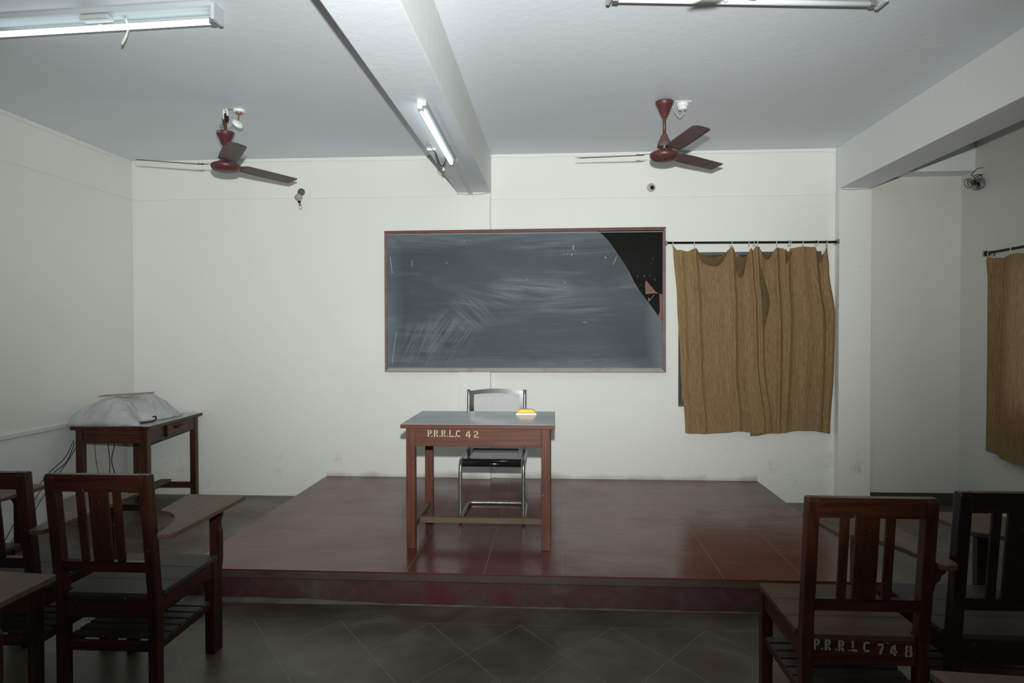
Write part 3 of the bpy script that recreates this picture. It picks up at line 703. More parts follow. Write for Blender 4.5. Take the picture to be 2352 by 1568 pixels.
# ================================================================== writing-tablet chairs
def chair(label, x, y, rz=0.0, tz=0.70, wd=None, text=None, corbel=False, top=0.92, group='wooden writing-arm chairs', seat='seat', tabx=0.0):
    W = wd or M['cw']
    t = thing('writing_chair', label, 'chair', (x, y, 0), rz, group); t.scale = (0.965, 1, 1)
    for s in (-1, 1):
        xa = 0.175 if s > 0 else -0.215
        lean = 0.055
        pts = [(0.0, 0), (0.045, 0), (0.047, 0.40), (-lean+0.046, top-0.004), (-lean+0.036, top), (-lean+0.010, top), (-lean, top-0.012), (0.0, 0.42)]
        bm = bmesh.new(); add_prism(bm, pts, xa, xa+0.040, 'yz', 0.005)
        finish('rear_leg', bm, W['z'], t)
    def ly(z): return -0.055*(z-0.42)/(top-0.42)
    def rail(name, z0, z1, y0, th, mat, xa=-0.1755, xb=0.1755):
        pts = [(ly(z0)+y0, z0), (ly(z0)+y0+th, z0), (ly(z1)+y0+th, z1), (ly(z1)+y0, z1)]
        bm = bmesh.new(); add_prism(bm, pts, xa, xb, 'yz', 0.002); return finish(name, bm, mat, t)
    rail('top_rail', top-0.068, top, 0.004, 0.032, W['x'])
    rail('lower_rail', 0.530, 0.572, 0.008, 0.026, W['x'])
    for xa, xb in ((-0.098, -0.068), (-0.046, 0.032), (0.054, 0.084)):
        rail('back_slat', 0.5725, top-0.0685, 0.014, 0.014, W['z'], xa, xb)
    # seat of three boards
    ye = [0.012, 0.165, 0.318, 0.478]
    for i in range(3):
        xo = 0.172 if i == 0 else 0.218
        bm = bmesh.new()
        if i == 0: add_prism(bm, [(-0.172, ye[0]), (0.172, ye[0]), (0.172, 0.050), (0.218, 0.050), (0.218, ye[1]-.0008), (-0.218, ye[1]-.0008), (-0.218, 0.050), (-0.172, 0.050)], 0.424, 0.443, 'xy', 0.002)
        else: add_box(bm, -0.218, 0.218, ye[i]+.0008, ye[i+1]-.0008, 0.424, 0.443, 0.002)
        finish('seat_board', bm, M[seat], t)
    ra = box('rear_apron', (-0.1745, 0.1745, 0.006, 0.026, 0.345, 0.4235), W['x'], t, 0.002)
    box('front_apron', (-0.170, 0.170, 0.448, 0.468, 0.345, 0.4235), W['x'], t, 0.002)
    for s in (-1, 1):
        a = (0.188, 0.208) if s > 0 else (-0.208, -0.188)
        box('side_apron', (*a, 0.0475, 0.4395, 0.350, 0.4235), W['y'], t, 0.002)
    box('front_leg', (-0.215, -0.171, 0.440, 0.484, 0, 0.4235), W['z'], t, 0.003)
    bm = bmesh.new(); add_box(bm, 0.171, 0.215, 0.440, 0.484, 0, 0.4235, 0.003); add_box(bm, 0.2185, 0.219, 0.46, 0.461, 0.42, 0.43)
    bm.free(); bm = bmesh.new()
    add_prism(bm, [(0.171, 0), (0.215, 0), (0.215, 0.36), (0.222, 0.42), (0.222, 0.55), (0.215, 0.565), (0.215, tz-0.10), (0.222, tz-0.085), (0.228, tz-0.055), (0.246, tz-0.035), (0.252, tz-0.0185), (0.135, tz-0.0185), (0.138, tz-0.035), (0.150, tz-0.046), (0.154, tz-0.060), (0.166, tz-0.070), (0.171, tz-0.085)], 0.4855, 0.520, 'xz', 0.003)
    finish('tablet_post', bm, W['z'], t)
    box('front_leg', (0.171, 0.215, 0.440, 0.4850, 0, 0.4235), W['z'], t, 0.003)
    # book shelf below the seat
    box('shelf_rail', (-0.1745, 0.1745, 0.010, 0.034, 0.212, 0.248), W['x'], t, 0.002)
    for s in (-1, 1):
        a = (0.180, 0.204) if s > 0 else (-0.204, -0.180)
        box('shelf_rail', (*a, 0.0475, 0.4395, 0.208, 0.240), W['y'], t, 0.002)
    for i in range(6):
        ys_ = 0.062+i*0.062
        box('shelf_slat', (-0.204, 0.204, ys_, ys_+0.047, 0.2403, 0.2503), M['shelf'], t, 0.001)
    # writing tablet
    arc = [(0.222+tabx, -0.040), (0.213+tabx, 0.03), (0.196+tabx, 0.10), (0.172+tabx, 0.165), (0.135+tabx, 0.225), (0.095+tabx, 0.262), (0.062+tabx, 0.278)]
    arc = catmull2(arc, 4)
    out = arc+[(0.045+tabx, 0.284), (0.032+tabx, 0.296), (0.030+tabx, 0.312), (-0.006+tabx, 0.575), (0.0+tabx, 0.584), (0.290+tabx, 0.560), (0.298+tabx, 0.552), (0.290+tabx, -0.015), (0.280+tabx, -0.045), (0.235+tabx, -0.055)]
    bm = bmesh.new(); add_prism(bm, out, tz-0.018, tz, 'xy', 0.003)
    tb = finish('writing_tablet', bm, M['tablet'], t)
    if corbel:
        prism('tablet_bracket', [(0.2155, tz-0.0185), (0.262, tz-0.0185), (0.255, tz-0.034), (0.240, tz-0.045), (0.236, tz-0.060), (0.222, tz-0.072), (0.2155, tz-0.095)], ly(tz)+0.010, ly(tz)+0.030, W['x'], t, 'xz', 0.001)
    if text:
        q = lambda px: -0.1715+(px-270)/7.35*0.00142
        items = []
        for g, px, py in text: items.append((g, q(px)-0.0, 0.392-(py-480)/7.35*0.00145))
        lettering('stencil_lettering', items, 0.0355, 0.0055, M['paint_white'], ra, 0.21, 0.034)
    return t
chD = chair('reddish writing-arm chair stencilled P.R.R.L.C 748, right of the platform front', 1.032, 2.335, 0.0, 0.705, M['cw_red'], seat='seat_warm',
      text=[('P', 270, 470), ('.', 395, 470), ('R', 462, 475), ('.', 645, 478), ('R', 698, 485), ('.', 880, 482), ('L', 932, 488), ('C', 1132, 492), ('7', 1383, 522), ('4', 1600, 538), ('8', 1860, 552)], corbel=True)
# the faded number keeps only the visible letters
chair('near-black writing-arm chair cut off by the right edge, beside the chair stencilled 748', 1.530, 2.365, 0.0, 0.71, M['cw_dark'], top=0.935, corbel=True)
chair('dark writing-arm chair at the left, seen whole from behind with tablet on its right', -1.757, 2.545, 0.0, 0.695, tabx=0.018)
chair('dark writing-arm chair half hidden at the left edge, beside the fully visible left chair', -2.270, 2.565, 0.015, 0.695)
chair('writing-arm chair beyond the left edge, only tablet and post showing by the wall', -2.80, 2.66, 0.0, 0.71)
chair('nearest writing-arm chair at the bottom left, seen only as a dark tablet and one leg', -1.893, 1.44, 0.0, 0.72, tabx=0.075)
chair('nearest writing-arm chair at the bottom right, only a corner of its tablet in view', 0.845, 1.005, 0.0, 0.70)

# ================================================================== corner table
ct = thing('corner_table', 'wooden side table with pale laminate top and drawer in the left back corner', 'table', (-3.424, 5.43, 0), R(3.2))
tw, td, th = 0.306, 0.44, 0.742
box('tabletop', (-tw, tw, -td, td, th-0.026, th-0.002), M['cw_red']['y'], ct, 0.003)
box('laminate_sheet', (-tw+.002, tw-.002, -td+.002, td-.002, th-0.0019, th), M['laminate_pale'], ct, 0.0004)
for sx in (-1, 1):
    for sy in (-1, 1):
        cx_, cy_ = sx*(tw-0.055), sy*(td-0.050)
        box('leg', (cx_-0.026, cx_+0.026, cy_-0.026, cy_+0.026, 0, th-0.0262), M['cw_red']['z'], ct, 0.003)
for sy in (-1, 1):
    cy_ = sy*(td-0.042)
    box('end_apron', (-tw+0.082, tw-0.082, cy_-0.011, cy_+0.011, th-0.135, th-0.0262), M['cw_red']['x'], ct, 0.002)
    box('end_stretcher', (-tw+0.082, tw-0.082, sy*(td-0.05)-0.014, sy*(td-0.05)+0.014, 0.085, 0.135), M['cw_red']['x'], ct, 0.002)
box('side_apron', (-tw+0.036, -tw+0.058, -td+0.077, td-0.077, th-0.135, th-0.0262), M['cw_red']['y'], ct, 0.002)
box('side_apron', (tw-0.058, tw-0.036, -td+0.077, td-0.077, th-0.135, th-0.0262), M['cw_red']['y'], ct, 0.002)
dr = box('drawer', (tw-0.0358, tw-0.026, -0.10, 0.21, th-0.112, th-0.035), M['dw']['y'], ct, 0.002)
box('drawer_stop', (tw-0.0358, tw-0.014, -0.145, -0.118, th-0.125, th-0.03), M['cw_dark']['z'], ct, 0.002)
tube('drawer_handle', [(tw-0.026, 0.0, th-0.066), (tw-0.006, 0.002, th-0.066), (tw-0.006, 0.10, th-0.066), (tw-0.026, 0.102, th-0.066)], 0.0085, M['cw_dark']['y'], dr, 8, sm=3)
box('foot_rail', (-0.045, 0.045, -td+0.05, td-0.05, 0.1353, 0.160), M['dusty_bar'], ct, 0.003)

# dust cover over a machine on the corner table
import mathutils
def nz(p, s=1.0): return mathutils.noise.noise(Vector(p)*s)
cv = thing('dust_cover', 'crumpled white dust cover over a lump on the corner table', 'cloth', (-3.43, 5.36, th+0.002))
def TB(T_, q):
    for (a, va), (b_, vb) in zip(T_, T_[1:]):
        if q <= b_: return va+(vb-va)*(q-a)/(b_-a)
    return T_[-1][1]
bm = bmesh.new(); NX, NY = 56, 60; grid = []
for j in range(NY+1):
    row_ = []
    for i in range(NX+1):
        u, v = i/NX*2-1, j/NY*2-1
        x = u*0.275; y = v*0.40
        edge = 0.04*nz((u*1.2, v*1.2, 3), 1.5)
        # right front is cut away diagonally
        xr_ = TB([(-1, 0.285), (-0.75, 0.235), (-0.45, 0.150), (-0.25, 0.135), (-0.05, 0.20), (0.3, 0.24), (0.6, 0.25), (1, 0.20)], v)+edge*0.3
        xl_ = -0.30+0.02*nz((v*3, 0, 1))
        x = xl_+(u+1)/2*(xr_-xl_)
        y += 0.025*nz((u*2, v, 7), 1.3)
        # a big bump (machine) plus a lower shoulder
        du_ = min(1, max(0, (1-abs(u))*2.6)); dv = min(1, max(0, (1-abs(v))*2.9))
        s = lambda t: t*t*(3-2*t)
        left = min(1, (u+1)*9)
        def tab(T_, q):
            for (a, va), (b_, vb) in zip(T_, T_[1:]):
                if q <= b_: return va+(vb-va)*(q-a)/(b_-a)
            return T_[-1][1]
        hgt = tab([(-1, 0), (-0.96, 0.085), (-0.75, 0.122), (-0.2, 0.172), (0.25, 0.180), (0.5, 0.145), (0.8, 0.055), (1, 0.0)], u)
        hgt *= tab([(-1, 0), (-0.9, 0.62), (-0.6, 0.96), (-0.4, 1.0), (0.3, 1.0), (0.65, 0.72), (0.92, 0.25), (1, 0)], v)
        fold = 0.020*nz((x*8, y*7, 0))+0.022*(1-abs(nz((x*6+2, y*5, 5)))*2.2)**5*(1 if abs(nz((x*6+2, y*5, 5))) < 0.45 else 0)+0.006*nz((x*25, y*20, 8))+0.010*math.sin((u*3+v*4)*3)*(1-du_)*0.5
        row_.append(bm.verts.new((x, y, 0.004+hgt*(1)+max(0, fold*(0.3+min(1, hgt*8))))))
    grid.append(row_)
for j in range(NY):
    for i in range(NX): bm.faces.new((grid[j][i], grid[j][i+1], grid[j+1][i+1], grid[j+1][i]))
bmesh.ops.solidify(bm, geom=bm.faces[:], thickness=0.0015)
cvm = finish('cover_cloth', bm, M['cloth_white'], cv, smooth=True)
sc_ = thing('card_sheets', 'thin flat brown card sheets lying across the white dust cover', 'card', (-3.455, 5.30, 0.955), R(7))
bm = bmesh.new(); add_box(bm, -0.215, 0.190, -0.035, 0.05, 0.0, 0.004); finish('card_sheet', bm, M['card'], sc_)
bm = bmesh.new(); add_box(bm, -0.20, 0.205, -0.045, 0.038, 0.0045, 0.0085); finish('card_sheet', bm, M['card'], sc_)
sc_.rotation_euler = (0, R(-3.2), R(4))
# black cable poking out of the cover
tag(tube('cable_loop', [(-3.255, 5.13, 0.7485), (-3.225, 5.17, 0.7485), (-3.195, 5.22, 0.752), (-3.188, 5.25, 0.768), (-3.200, 5.265, 0.785), (-3.225, 5.27, 0.780)], 0.0055, M['black'], None, 8, 5),
    'black cable loop poking out from under the white dust cover', 'cable')
# cables under the table
for pts, m_, lb in (([(-3.625, 5.30, 0.70), (-3.63, 5.31, 0.55), (-3.61, 5.30, 0.42), (-3.63, 5.32, 0.25), (-3.61, 5.30, 0.02)], 'black', 'left of two black cables hanging under the corner table'),
                ([(-3.60, 5.30, 0.70), (-3.585, 5.32, 0.55), (-3.595, 5.30, 0.42), (-3.58, 5.33, 0.25), (-3.58, 5.30, 0.02)], 'black', 'right of two black cables hanging under the corner table'),
                ([(-3.655, 5.18, 0.70), (-3.655, 5.19, 0.5), (-3.64, 5.20, 0.35), (-3.62, 5.22, 0.2), (-3.61, 5.24, 0.02)], 'wire_grey', 'thin grey wire slanting down under the corner table')):
    tag(tube('hanging_cable', pts, 0.003, M[m_], None, 6, 5), lb, 'cable')
for pts, m_, lb in (([(-3.765, 5.10, 0.62), (-3.75, 4.98, 0.50), (-3.76, 4.80, 0.40), (-3.74, 4.55, 0.22), (-3.70, 4.3, 0.012)], 'black', 'upper of two black cables slanting down the left wall to the floor'),
                ([(-3.765, 5.11, 0.60), (-3.75, 5.0, 0.47), (-3.76, 4.84, 0.385), (-3.74, 4.60, 0.20), (-3.68, 4.35, 0.012)], 'black', 'lower of two black cables slanting down the left wall to the floor'),
                ([(-3.70, 5.06, 0.60), (-3.70, 4.95, 0.49), (-3.72, 4.80, 0.34), (-3.72, 4.65, 0.20), (-3.66, 4.45, 0.012)], 'wire_red', 'thin dark red wire slanting to the floor beside the corner table')):
    tag(tube('wall_cable', pts, 0.0028, M[m_], None, 6, 5), lb, 'cable')

# ================================================================== conduits and clipped cables
def cond(name, b, lb, m_='trim_white'):
    return tag(box(name, b, M[m_], None, 0.002), lb, 'conduit')
cond('wall_conduit', (XL, XL+0.016, 2.6, 5.12, 0.725, 0.757), 'white casing strip running low along the left wall to the corner table')
for y_ in (4.52,):
    pass
def clipline(name, pts, r_, lb, m_='wall', n=8):
    r_ = 0.0034
    bm = bmesh.new(); P_ = smooth_path(pts, n); add_tube(bm, P_, r_, 6)
    return tag(finish(name, bm, M[m_]), lb, 'cable')
rj = lambda a: a+random.uniform(-0.004, 0.004)
clipline('clipped_cable', [(x, D-0.006, rj(2.962+0.006*math.sin(x))) for x in [-3.76+0.3*i for i in range(10)]], 0.0045, 'cream cable clipped under the ceiling on the front wall left of the centre beam')
clipline('clipped_cable', [(-0.552, D-0.005, 2.64), (-0.552, D-0.005, 2.945), (-0.52, D-0.005, 2.964)]+[(x, D-0.005, rj(2.962)) for x in [-0.3+0.4*i for i in range(7)]]+[(2.32, D-0.005, 2.955), (2.334, D-0.006, 2.93), (2.334, D-0.006, 2.6)], 0.0045, 'cream cable clipped under the ceiling on the front wall right of the centre beam')
clipline('clipped_cable', [(XL+0.006, y, rj(2.958-0.0*y)) for y in [2.8+0.35*i for i in range(9)]], 0.0045, 'cream cable clipped under the ceiling along the left wall')
clipline('clipped_cable', [(2.3405, D-0.004, 2.60-0.2*i) for i in range(11)], 0.0042, 'thin cable with clips running down beside the right pillar to the curtain rod')
clipline('clipped_cable', [(-0.553, D-0.006, 2.62-0.4*i) for i in range(7)], 0.0042, 'thin cable running down behind the board beside the centre pilaster')
for nm, b_, lb in (('casing_line', (-3.78, -2.27, D-0.007, D, 2.638, 2.646), 'painted-over wiring strip on the front wall between the corner and the broken bulb'),
                   ('casing_line', (-2.20, -0.85, D-0.007, D, 2.632, 2.650), 'double painted-over wiring strip between the broken bulb and the centre beam'),
                   ('casing_line', (-0.54, 2.33, D-0.006, D, 2.600, 2.608), 'painted-over wiring strip on the front wall between centre and right beams')):
    tag(box(nm, b_, M['wall'], None, 0.001), lb, 'conduit')
tag(box('casing_line', (XL, XL+0.006, 2.8, D, 2.640, 2.648), M['wall'], None, 0.001), 'painted-over wiring strip high along the left wall', 'conduit')
bm = bmesh.new(); add_prism(bm, [(-0.706, 4.70), (-0.682, 4.70), (-0.712, D-0.057), (-0.744, D-0.057)], 2.632, 2.6549, 'xy', 0.001)
tag(finish('beam_conduit', bm, M['beam']), 'white casing strip under the centre beam from the tube light to the wall', 'conduit')
tag(tube('wall_cable', [(-0.845, D-0.062, 2.643), (-0.70, D-0.066, 2.634), (-0.565, D-0.062, 2.648)], 0.004, M['wire_cream'], None, 6, 6), 'cable sagging across the top of the centre pilaster under the beam', 'cable')
tag(tube('wall_cable', [(2.35, D-0.092, 2.628), (2.45, D-0.092, 2.624), (2.60, D-0.092, 2.632)], 0.004, M['wire_cream'], None, 6, 6), 'cable looped across the top of the right pillar under the beam', 'cable')

# ================================================================== ceiling fans
def make_fan(label, x, y, zb, ang, slip=0.0, dusty=False, lift=0.0, group='maroon three-bladed ceiling fans'):
    f = thing('ceiling_fan', label, 'fan', (x, y, zb), 0, group)
    top = H-zb
    cz = top-0.01-slip
    lathe('canopy', [(0.004, cz-0.104), (0.016, cz-0.104), (0.019, cz-0.098), (0.021, cz-0.090), (0.027, cz-0.085), (0.047, cz-0.036), (0.050, cz-0.034), (0.052, cz-0.027), (0.055, cz-0.024), (0.056, cz-0.016), (0.059, cz-0.012), (0.0595, cz-0.002), (0.057, cz), (0.004, cz-0.004)], M['fan'], f)
    lathe('down_rod', [(0.011, 0.10), (0.011, top-0.035)], M['fan'], f, 16)
    lathe('motor_canopy', [(0.004, 0.136), (0.013, 0.136), (0.019, 0.128), (0.032, 0.096), (0.036, 0.092), (0.046, 0.060), (0.049, 0.048), (0.044, 0.046), (0.004, 0.060)], M['fan_dusty'], f)
    lathe('motor_housing', [(0.004, 0.026), (0.028, 0.026), (0.052, 0.024), (0.056, 0.018), (0.078, 0.013), (0.092, 0.006), (0.096, -0.002), (0.097, -0.010), (0.094, -0.018), (0.093, -0.020), (0.088, -0.028), (0.080, -0.034), (0.079, -0.036), (0.062, -0.042), (0.040, -0.046), (0.004, -0.048)], M['fan'], f, 40)
    lathe('shaft', [(0.012, 0.028), (0.012, 0.11)], M['alum'], f, 12)
    for k in range(3):
        a = R(ang-120*k)
        bm = bmesh.new()
        L0, L1, cw = 0.135, 0.60, 0.064
        # outline in blade frame: s along, c across (ccw side positive)
        def outl(s):
            t = (s-L0)/(L1-L0)
            w0 = 0.049+0.006*min(1, t*4)
            return w0
        secs = []
        ss = [L0, L0+0.015, L0+0.05, 0.25, 0.35, 0.45, 0.53, 0.575, 0.583, 0.590, 0.596, 0.600]
        for s in ss:
            wv_ = outl(s); lo, hi = -wv_, wv_
            if s > 0.575: # rounded tip corners
                q = (s-0.575)/0.025; hi = wv_*(1-0.22*q**2.5); lo = -wv_*(1-0.55*q**2.2)
            pitch = R(14)-R(3)*(s-L0)/(L1-L0)
            rowv = []
            for c_ in range(7):
                cc = lo+(hi-lo)*c_/6
                camber = 0.006*(1-(cc/0.066)**2)
                zc = -cc*math.sin(pitch)+camber-0.003
                X = s; Y = cc*math.cos(pitch)
                rowv.append(bm.verts.new((X*math.cos(a)-Y*math.sin(a), X*math.sin(a)+Y*math.cos(a), zc+0.004+(lift*(s-L0)/(L1-L0) if k == 0 else 0))))
            secs.append(rowv)
        for A, B in zip(secs, secs[1:]):
            for c_ in range(6): bm.faces.new((A[c_], A[c_+1], B[c_+1], B[c_]))
        bmesh.ops.recalc_face_normals(bm, faces=bm.faces); bmesh.ops.solidify(bm, geom=bm.faces[:], thickness=0.0018)
        bl = finish('fan_blade', bm, M['blade_dusty'] if (dusty or k > 0) else M['blade'], f, smooth=True)
        bm = bmesh.new()
        RM = Matrix.Rotation(a, 4, 'Z')
        p0 = [(0.075, -0.016), (0.075, 0.016), (0.12, 0.012), (0.150, 0.034), (0.19, 0.038), (0.19, 0.026), (0.165, 0.0), (0.19, -0.026), (0.19, -0.038), (0.150, -0.034), (0.12, -0.012)]
        vs0 = len(bm.verts)
        add_prism(bm, p0, -0.0015, 0.0015, 'xy')
        bmesh.ops.transform(bm, matrix=RM @ Matrix.Translation((0, 0, 0.012)) @ Matrix.Rotation(-R(13), 4, 'X'), verts=bm.verts)
        for q in (-0.028, 0.028):
            add_lathe(bm, [(0.004, -0.004), (0.006, -0.002), (0.006, 0.003)], 8, RM @ Matrix.Translation((0.175, q*0.97, 0.014-q*0.23)))
        finish('blade_iron', bm, M['blade_dusty'], bl)
    bm = bmesh.new(); add_tube(bm, smooth_path([(0.004, 0, top-0.001), (0.016, 0, top-0.02), (0.012, 0, top-0.05), (-0.01, 0, top-0.055), (-0.014, 0, top-0.03)], 4), 0.005, 8)
    finish('ceiling_hook', bm, M['white_pl'], f)
    return f
fr_ = make_fan('maroon ceiling fan right of the centre beam with a full cup canopy at the ceiling', 0.7189, 4.5965, 2.632, 162.1, lift=0.026)
fl_ = make_fan('dusty maroon ceiling fan left of the centre beam with its cup canopy slipped down', -2.2563, 4.5631, 2.602, 183.0, slip=0.150, dusty=True, lift=0.036)
fn_ = make_fan('maroon ceiling fan overhead out of frame whose blade shadow falls on the unlit tube', 0.720, 1.690, 2.545, 116.0)
# bracket, clamp and loose wires of the left fan
top = H-2.602
box('mounting_bracket', (-0.012, -0.002, -0.01, 0.01, top-0.075, top-0.008), M['white_pl'], fl_, 0.002)
box('mounting_clamp', (0.005, 0.020, -0.014, 0.014, top-0.090, top-0.050), M['black'], fl_, 0.003)
box('mounting_clamp', (-0.022, -0.012, -0.012, 0.012, top-0.115, top-0.062), M['alum'], fl_, 0.003)
for pts in ([(0.012, 0, top-0.012), (0.03, 0, top-0.006), (0.062, 0.01, top-0.008)], [(-0.014, -0.01, top-0.115), (-0.034, -0.012, top-0.118), (-0.03, -0.012, top-0.132), (-0.016, -0.012, top-0.13)],
            [(0.058, 0.0, top-0.118), (0.035, -0.01, top-0.138), (0.0, -0.014, top-0.150), (-0.022, -0.012, top-0.145), (-0.006, -0.013, top-0.125)], [(0.092, 0.015, top-0.028), (0.092, 0.012, top-0.05), (0.09, 0.01, top-0.075)]):
    tube('loose_wire', pts, 0.0026, M['wire_grey'], fl_, 6, 5)
# ceiling roses
cr = thing('ceiling_rose', 'round white ceiling rose with exposed copper contacts beside the left fan hook', 'ceiling rose', (-2.172, 4.590, H))
lathe('rose_base', [(0.004, -0.020), (0.036, -0.020), (0.040, -0.016), (0.041, -0.004), (0.038, 0.0), (0.004, 0.0)], M['white_pl'], cr)
lathe('contact_block', [(0.003, -0.032), (0.020, -0.030), (0.024, -0.0202)], M['copper'], cr, 16)
ca = thing('rose_cover', 'loose white rose cover dangling tilted beside the left fan rod', 'ceiling rose', (-2.178, 4.575, H-0.105))
lathe('cover_cap', [(0.004, -0.010), (0.030, -0.010), (0.039, -0.002), (0.040, 0.010), (0.030, 0.018), (0.012, 0.022), (0.004, 0.022)], M['white_pl'], ca, 28, Matrix.Rotation(R(48), 4, 'Y') @ Matrix.Rotation(R(20), 4, 'X'))
tube('hanging_wire', [(0.004, 0.0, 0.03), (0.008, 0, 0.05), (0.008, 0.005, 0.072)], 0.003, M['wire_grey'], ca, 6, 4)
rr = thing('ceiling_rose', 'white ceiling rose on a square plate beside the right fan canopy', 'ceiling rose', (0.850, 4.665, H))
box('mounting_plate', (-0.052, 0.052, -0.045, 0.085, -0.004, 0), M['white_pl'], rr, 0.001)
lathe('rose_cap', [(0.004, -0.046), (0.026, -0.046), (0.031, -0.040), (0.032, -0.024), (0.038, -0.022), (0.041, -0.010), (0.040, -0.0042)], M['white_pl'], rr)
tube('fan_cord', [(-0.002, -0.01, -0.046), (0.0, -0.01, -0.075), (-0.022, -0.015, -0.098), (-0.055, -0.03, -0.070), (-0.075, -0.045, -0.038), (-0.085, -0.052, -0.034)], 0.0034, M['wire_cream'], rr, 6, 6)
# maker's name, printed small on the slipped canopy
def curved_text(txt, size, rad, zc, ang0, parent, mat):
    cu = bpy.data.curves.new('canopy_print', 'FONT'); cu.body = txt; cu.size = size; cu.align_x = 'CENTER'
    ob = bpy.data.objects.new('canopy_print', cu); COL.objects.link(ob)
    dg = bpy.context.evaluated_depsgraph_get(); me = bpy.data.meshes.new_from_object(ob.evaluated_get(dg)); bpy.data.objects.remove(ob)
    for v in me.vertices:
        a = ang0+v.co.x/rad; zz = v.co.y
        rr_ = rad+zz*0.30
        v.co = Vector((rr_*math.cos(a), rr_*math.sin(a), zc+zz))
    me.materials.append(mat); o = bpy.data.objects.new('canopy_print', me); COL.objects.link(o); o.parent = parent
    return o
cz = top-0.01-0.150
curved_text('Crompton', 0.016, 0.0588, cz-0.016, R(-128), fl_, M['chalk'])

# ================================================================== tube lights
def fixture(label, p, rz, lit, L=1.22, zt=0, style='open'):
    t = thing('tube_light', label, 'light', p, rz, 'ceiling tube lights')
    body = M['lamp_body']
    if style == 'open':
        bm = bmesh.new(); add_prism(bm, [(-0.052, 0), (-0.046, -0.018), (-0.018, -0.022), (0.018, -0.022), (0.046, -0.018), (0.052, 0)], -L/2, L/2, 'yz')
        bmesh.ops.recalc_face_normals(bm, faces=bm.faces); finish('housing', bm, body, t)
        for s in (-1, 1):
            box('end_cap', (s*L/2-0.010, s*L/2+0.010, -0.046, 0.044, -0.080, -0.0005), body, t, 0.008)
            box('tube_socket', (s*(L/2-0.030)-0.014, s*(L/2-0.030)+0.014, 0.004, 0.036, -0.076, -0.046), M['alum'], t, 0.004)
        tube('fluorescent_tube', [(-L/2+0.035, 0.020, -0.062), (L/2-0.035, 0.020, -0.062)], 0.0135, M['tube_on'] if lit else M['tube_off'], t, 14)
        for s in (-1, 1):
            pass
        return t
    bm = bmesh.new(); add_box(bm, -L/2, L/2, -0.028, 0.010, -0.030, 0, 0.002); finish('housing', bm, body, t)
    box('end_cap', (-L/2-0.004, -L/2+0.055, -0.008, 0.018, -0.046, -0.0002), M['white_pl'], t, 0.004)
    box('end_cap', (L/2-0.03, L/2+0.004, -0.008, 0.018, -0.044, -0.0002), M['white_pl'], t, 0.004)
    tube('fluorescent_tube', [(-L/2+0.055, 0.006, -0.040), (L/2-0.01, 0.006, -0.040)], 0.0125, M['tube_on'] if lit else M['tube_off'], t, 14)
    return t
tl = fixture('lit tube light on the ceiling at the upper left, run off the frame edge', (-2.190, 3.160, H), R(-3.3), True)
box('ballast_cover', (-0.06, 0.085, -0.044, 0.004, -0.046, -0.0225), M['lamp_body'], tl, 0.006)
lathe('starter', [(0.004, -0.07), (0.010, -0.07), (0.011, -0.045)], M['white_pl'], tl, 12, Matrix.Translation((0.0, 0.02, 0.0)))
tube('dangling_wire', [(0.14, 0.0, -0.03), (0.13, 0.045, -0.06), (0.085, 0.06, -0.118), (0.09, 0.058, -0.122), (0.12, 0.05, -0.075), (0.15, 0.0, -0.03)], 0.0045, M['wire_cream'], tl, 6, 6)
tr = fixture('unlit tube light on the ceiling at the top edge, right of the centre beam', (0.842, 3.100, H), R(6.0), False)
tube('dangling_wire', [(-0.06, -0.02, -0.03), (-0.05, -0.055, -0.07), (0.0, -0.06, -0.088), (0.02, -0.055, -0.08), (-0.03, -0.04, -0.05)], 0.004, M['wire_cream'], tr, 6, 6)
lathe('starter', [(0.004, -0.085), (0.010, -0.080), (0.011, -0.045)], M['white_pl'], tr, 12, Matrix.Translation((-0.1, -0.02, 0.0)))
tm = fixture('lit slim tube light running lengthwise under the centre beam', (-0.700, 4.085, 2.655), R(90.8), True, L=1.18, style='slim')
# loose wires under the lit beam tube
bw = thing('hanging_wires', 'dark twisted wires dangling from the centre beam beside the lit tube', 'cable', (-0.792, 4.43, 2.655))
tube('wire', [(0.005, -0.15, -0.006), (-0.005, -0.05, -0.012), (0.0, 0.0, -0.012)], 0.003, M['wire_cream'], bw, 6, 5)
box('wooden_peg', (-0.045, 0.012, -0.01, 0.01, -0.014, 0), M['white_pl'], bw, 0.002)
tube('wire', [(0.0, 0.0, -0.012), (0.01, 0.04, -0.03), (0.02, 0.10, -0.075), (0.035, 0.13, -0.085), (0.05, 0.15, -0.05), (0.06, 0.16, -0.02)], 0.0035, M['black'], bw, 6, 6)
tube('wire', [(0.005, 0.0, -0.012), (0.004, 0.05, -0.04), (0.014, 0.11, -0.09), (0.032, 0.14, -0.10), (0.052, 0.15, -0.06), (0.06, 0.16, -0.02)], 0.0028, M['wire_grey'], bw, 6, 6)
lathe('wire_nut', [(0.002, -0.012), (0.009, -0.008), (0.009, 0.010)], M['wire_cream'], bw, 10, Matrix.Translation((0.040, 0.14, -0.105)))

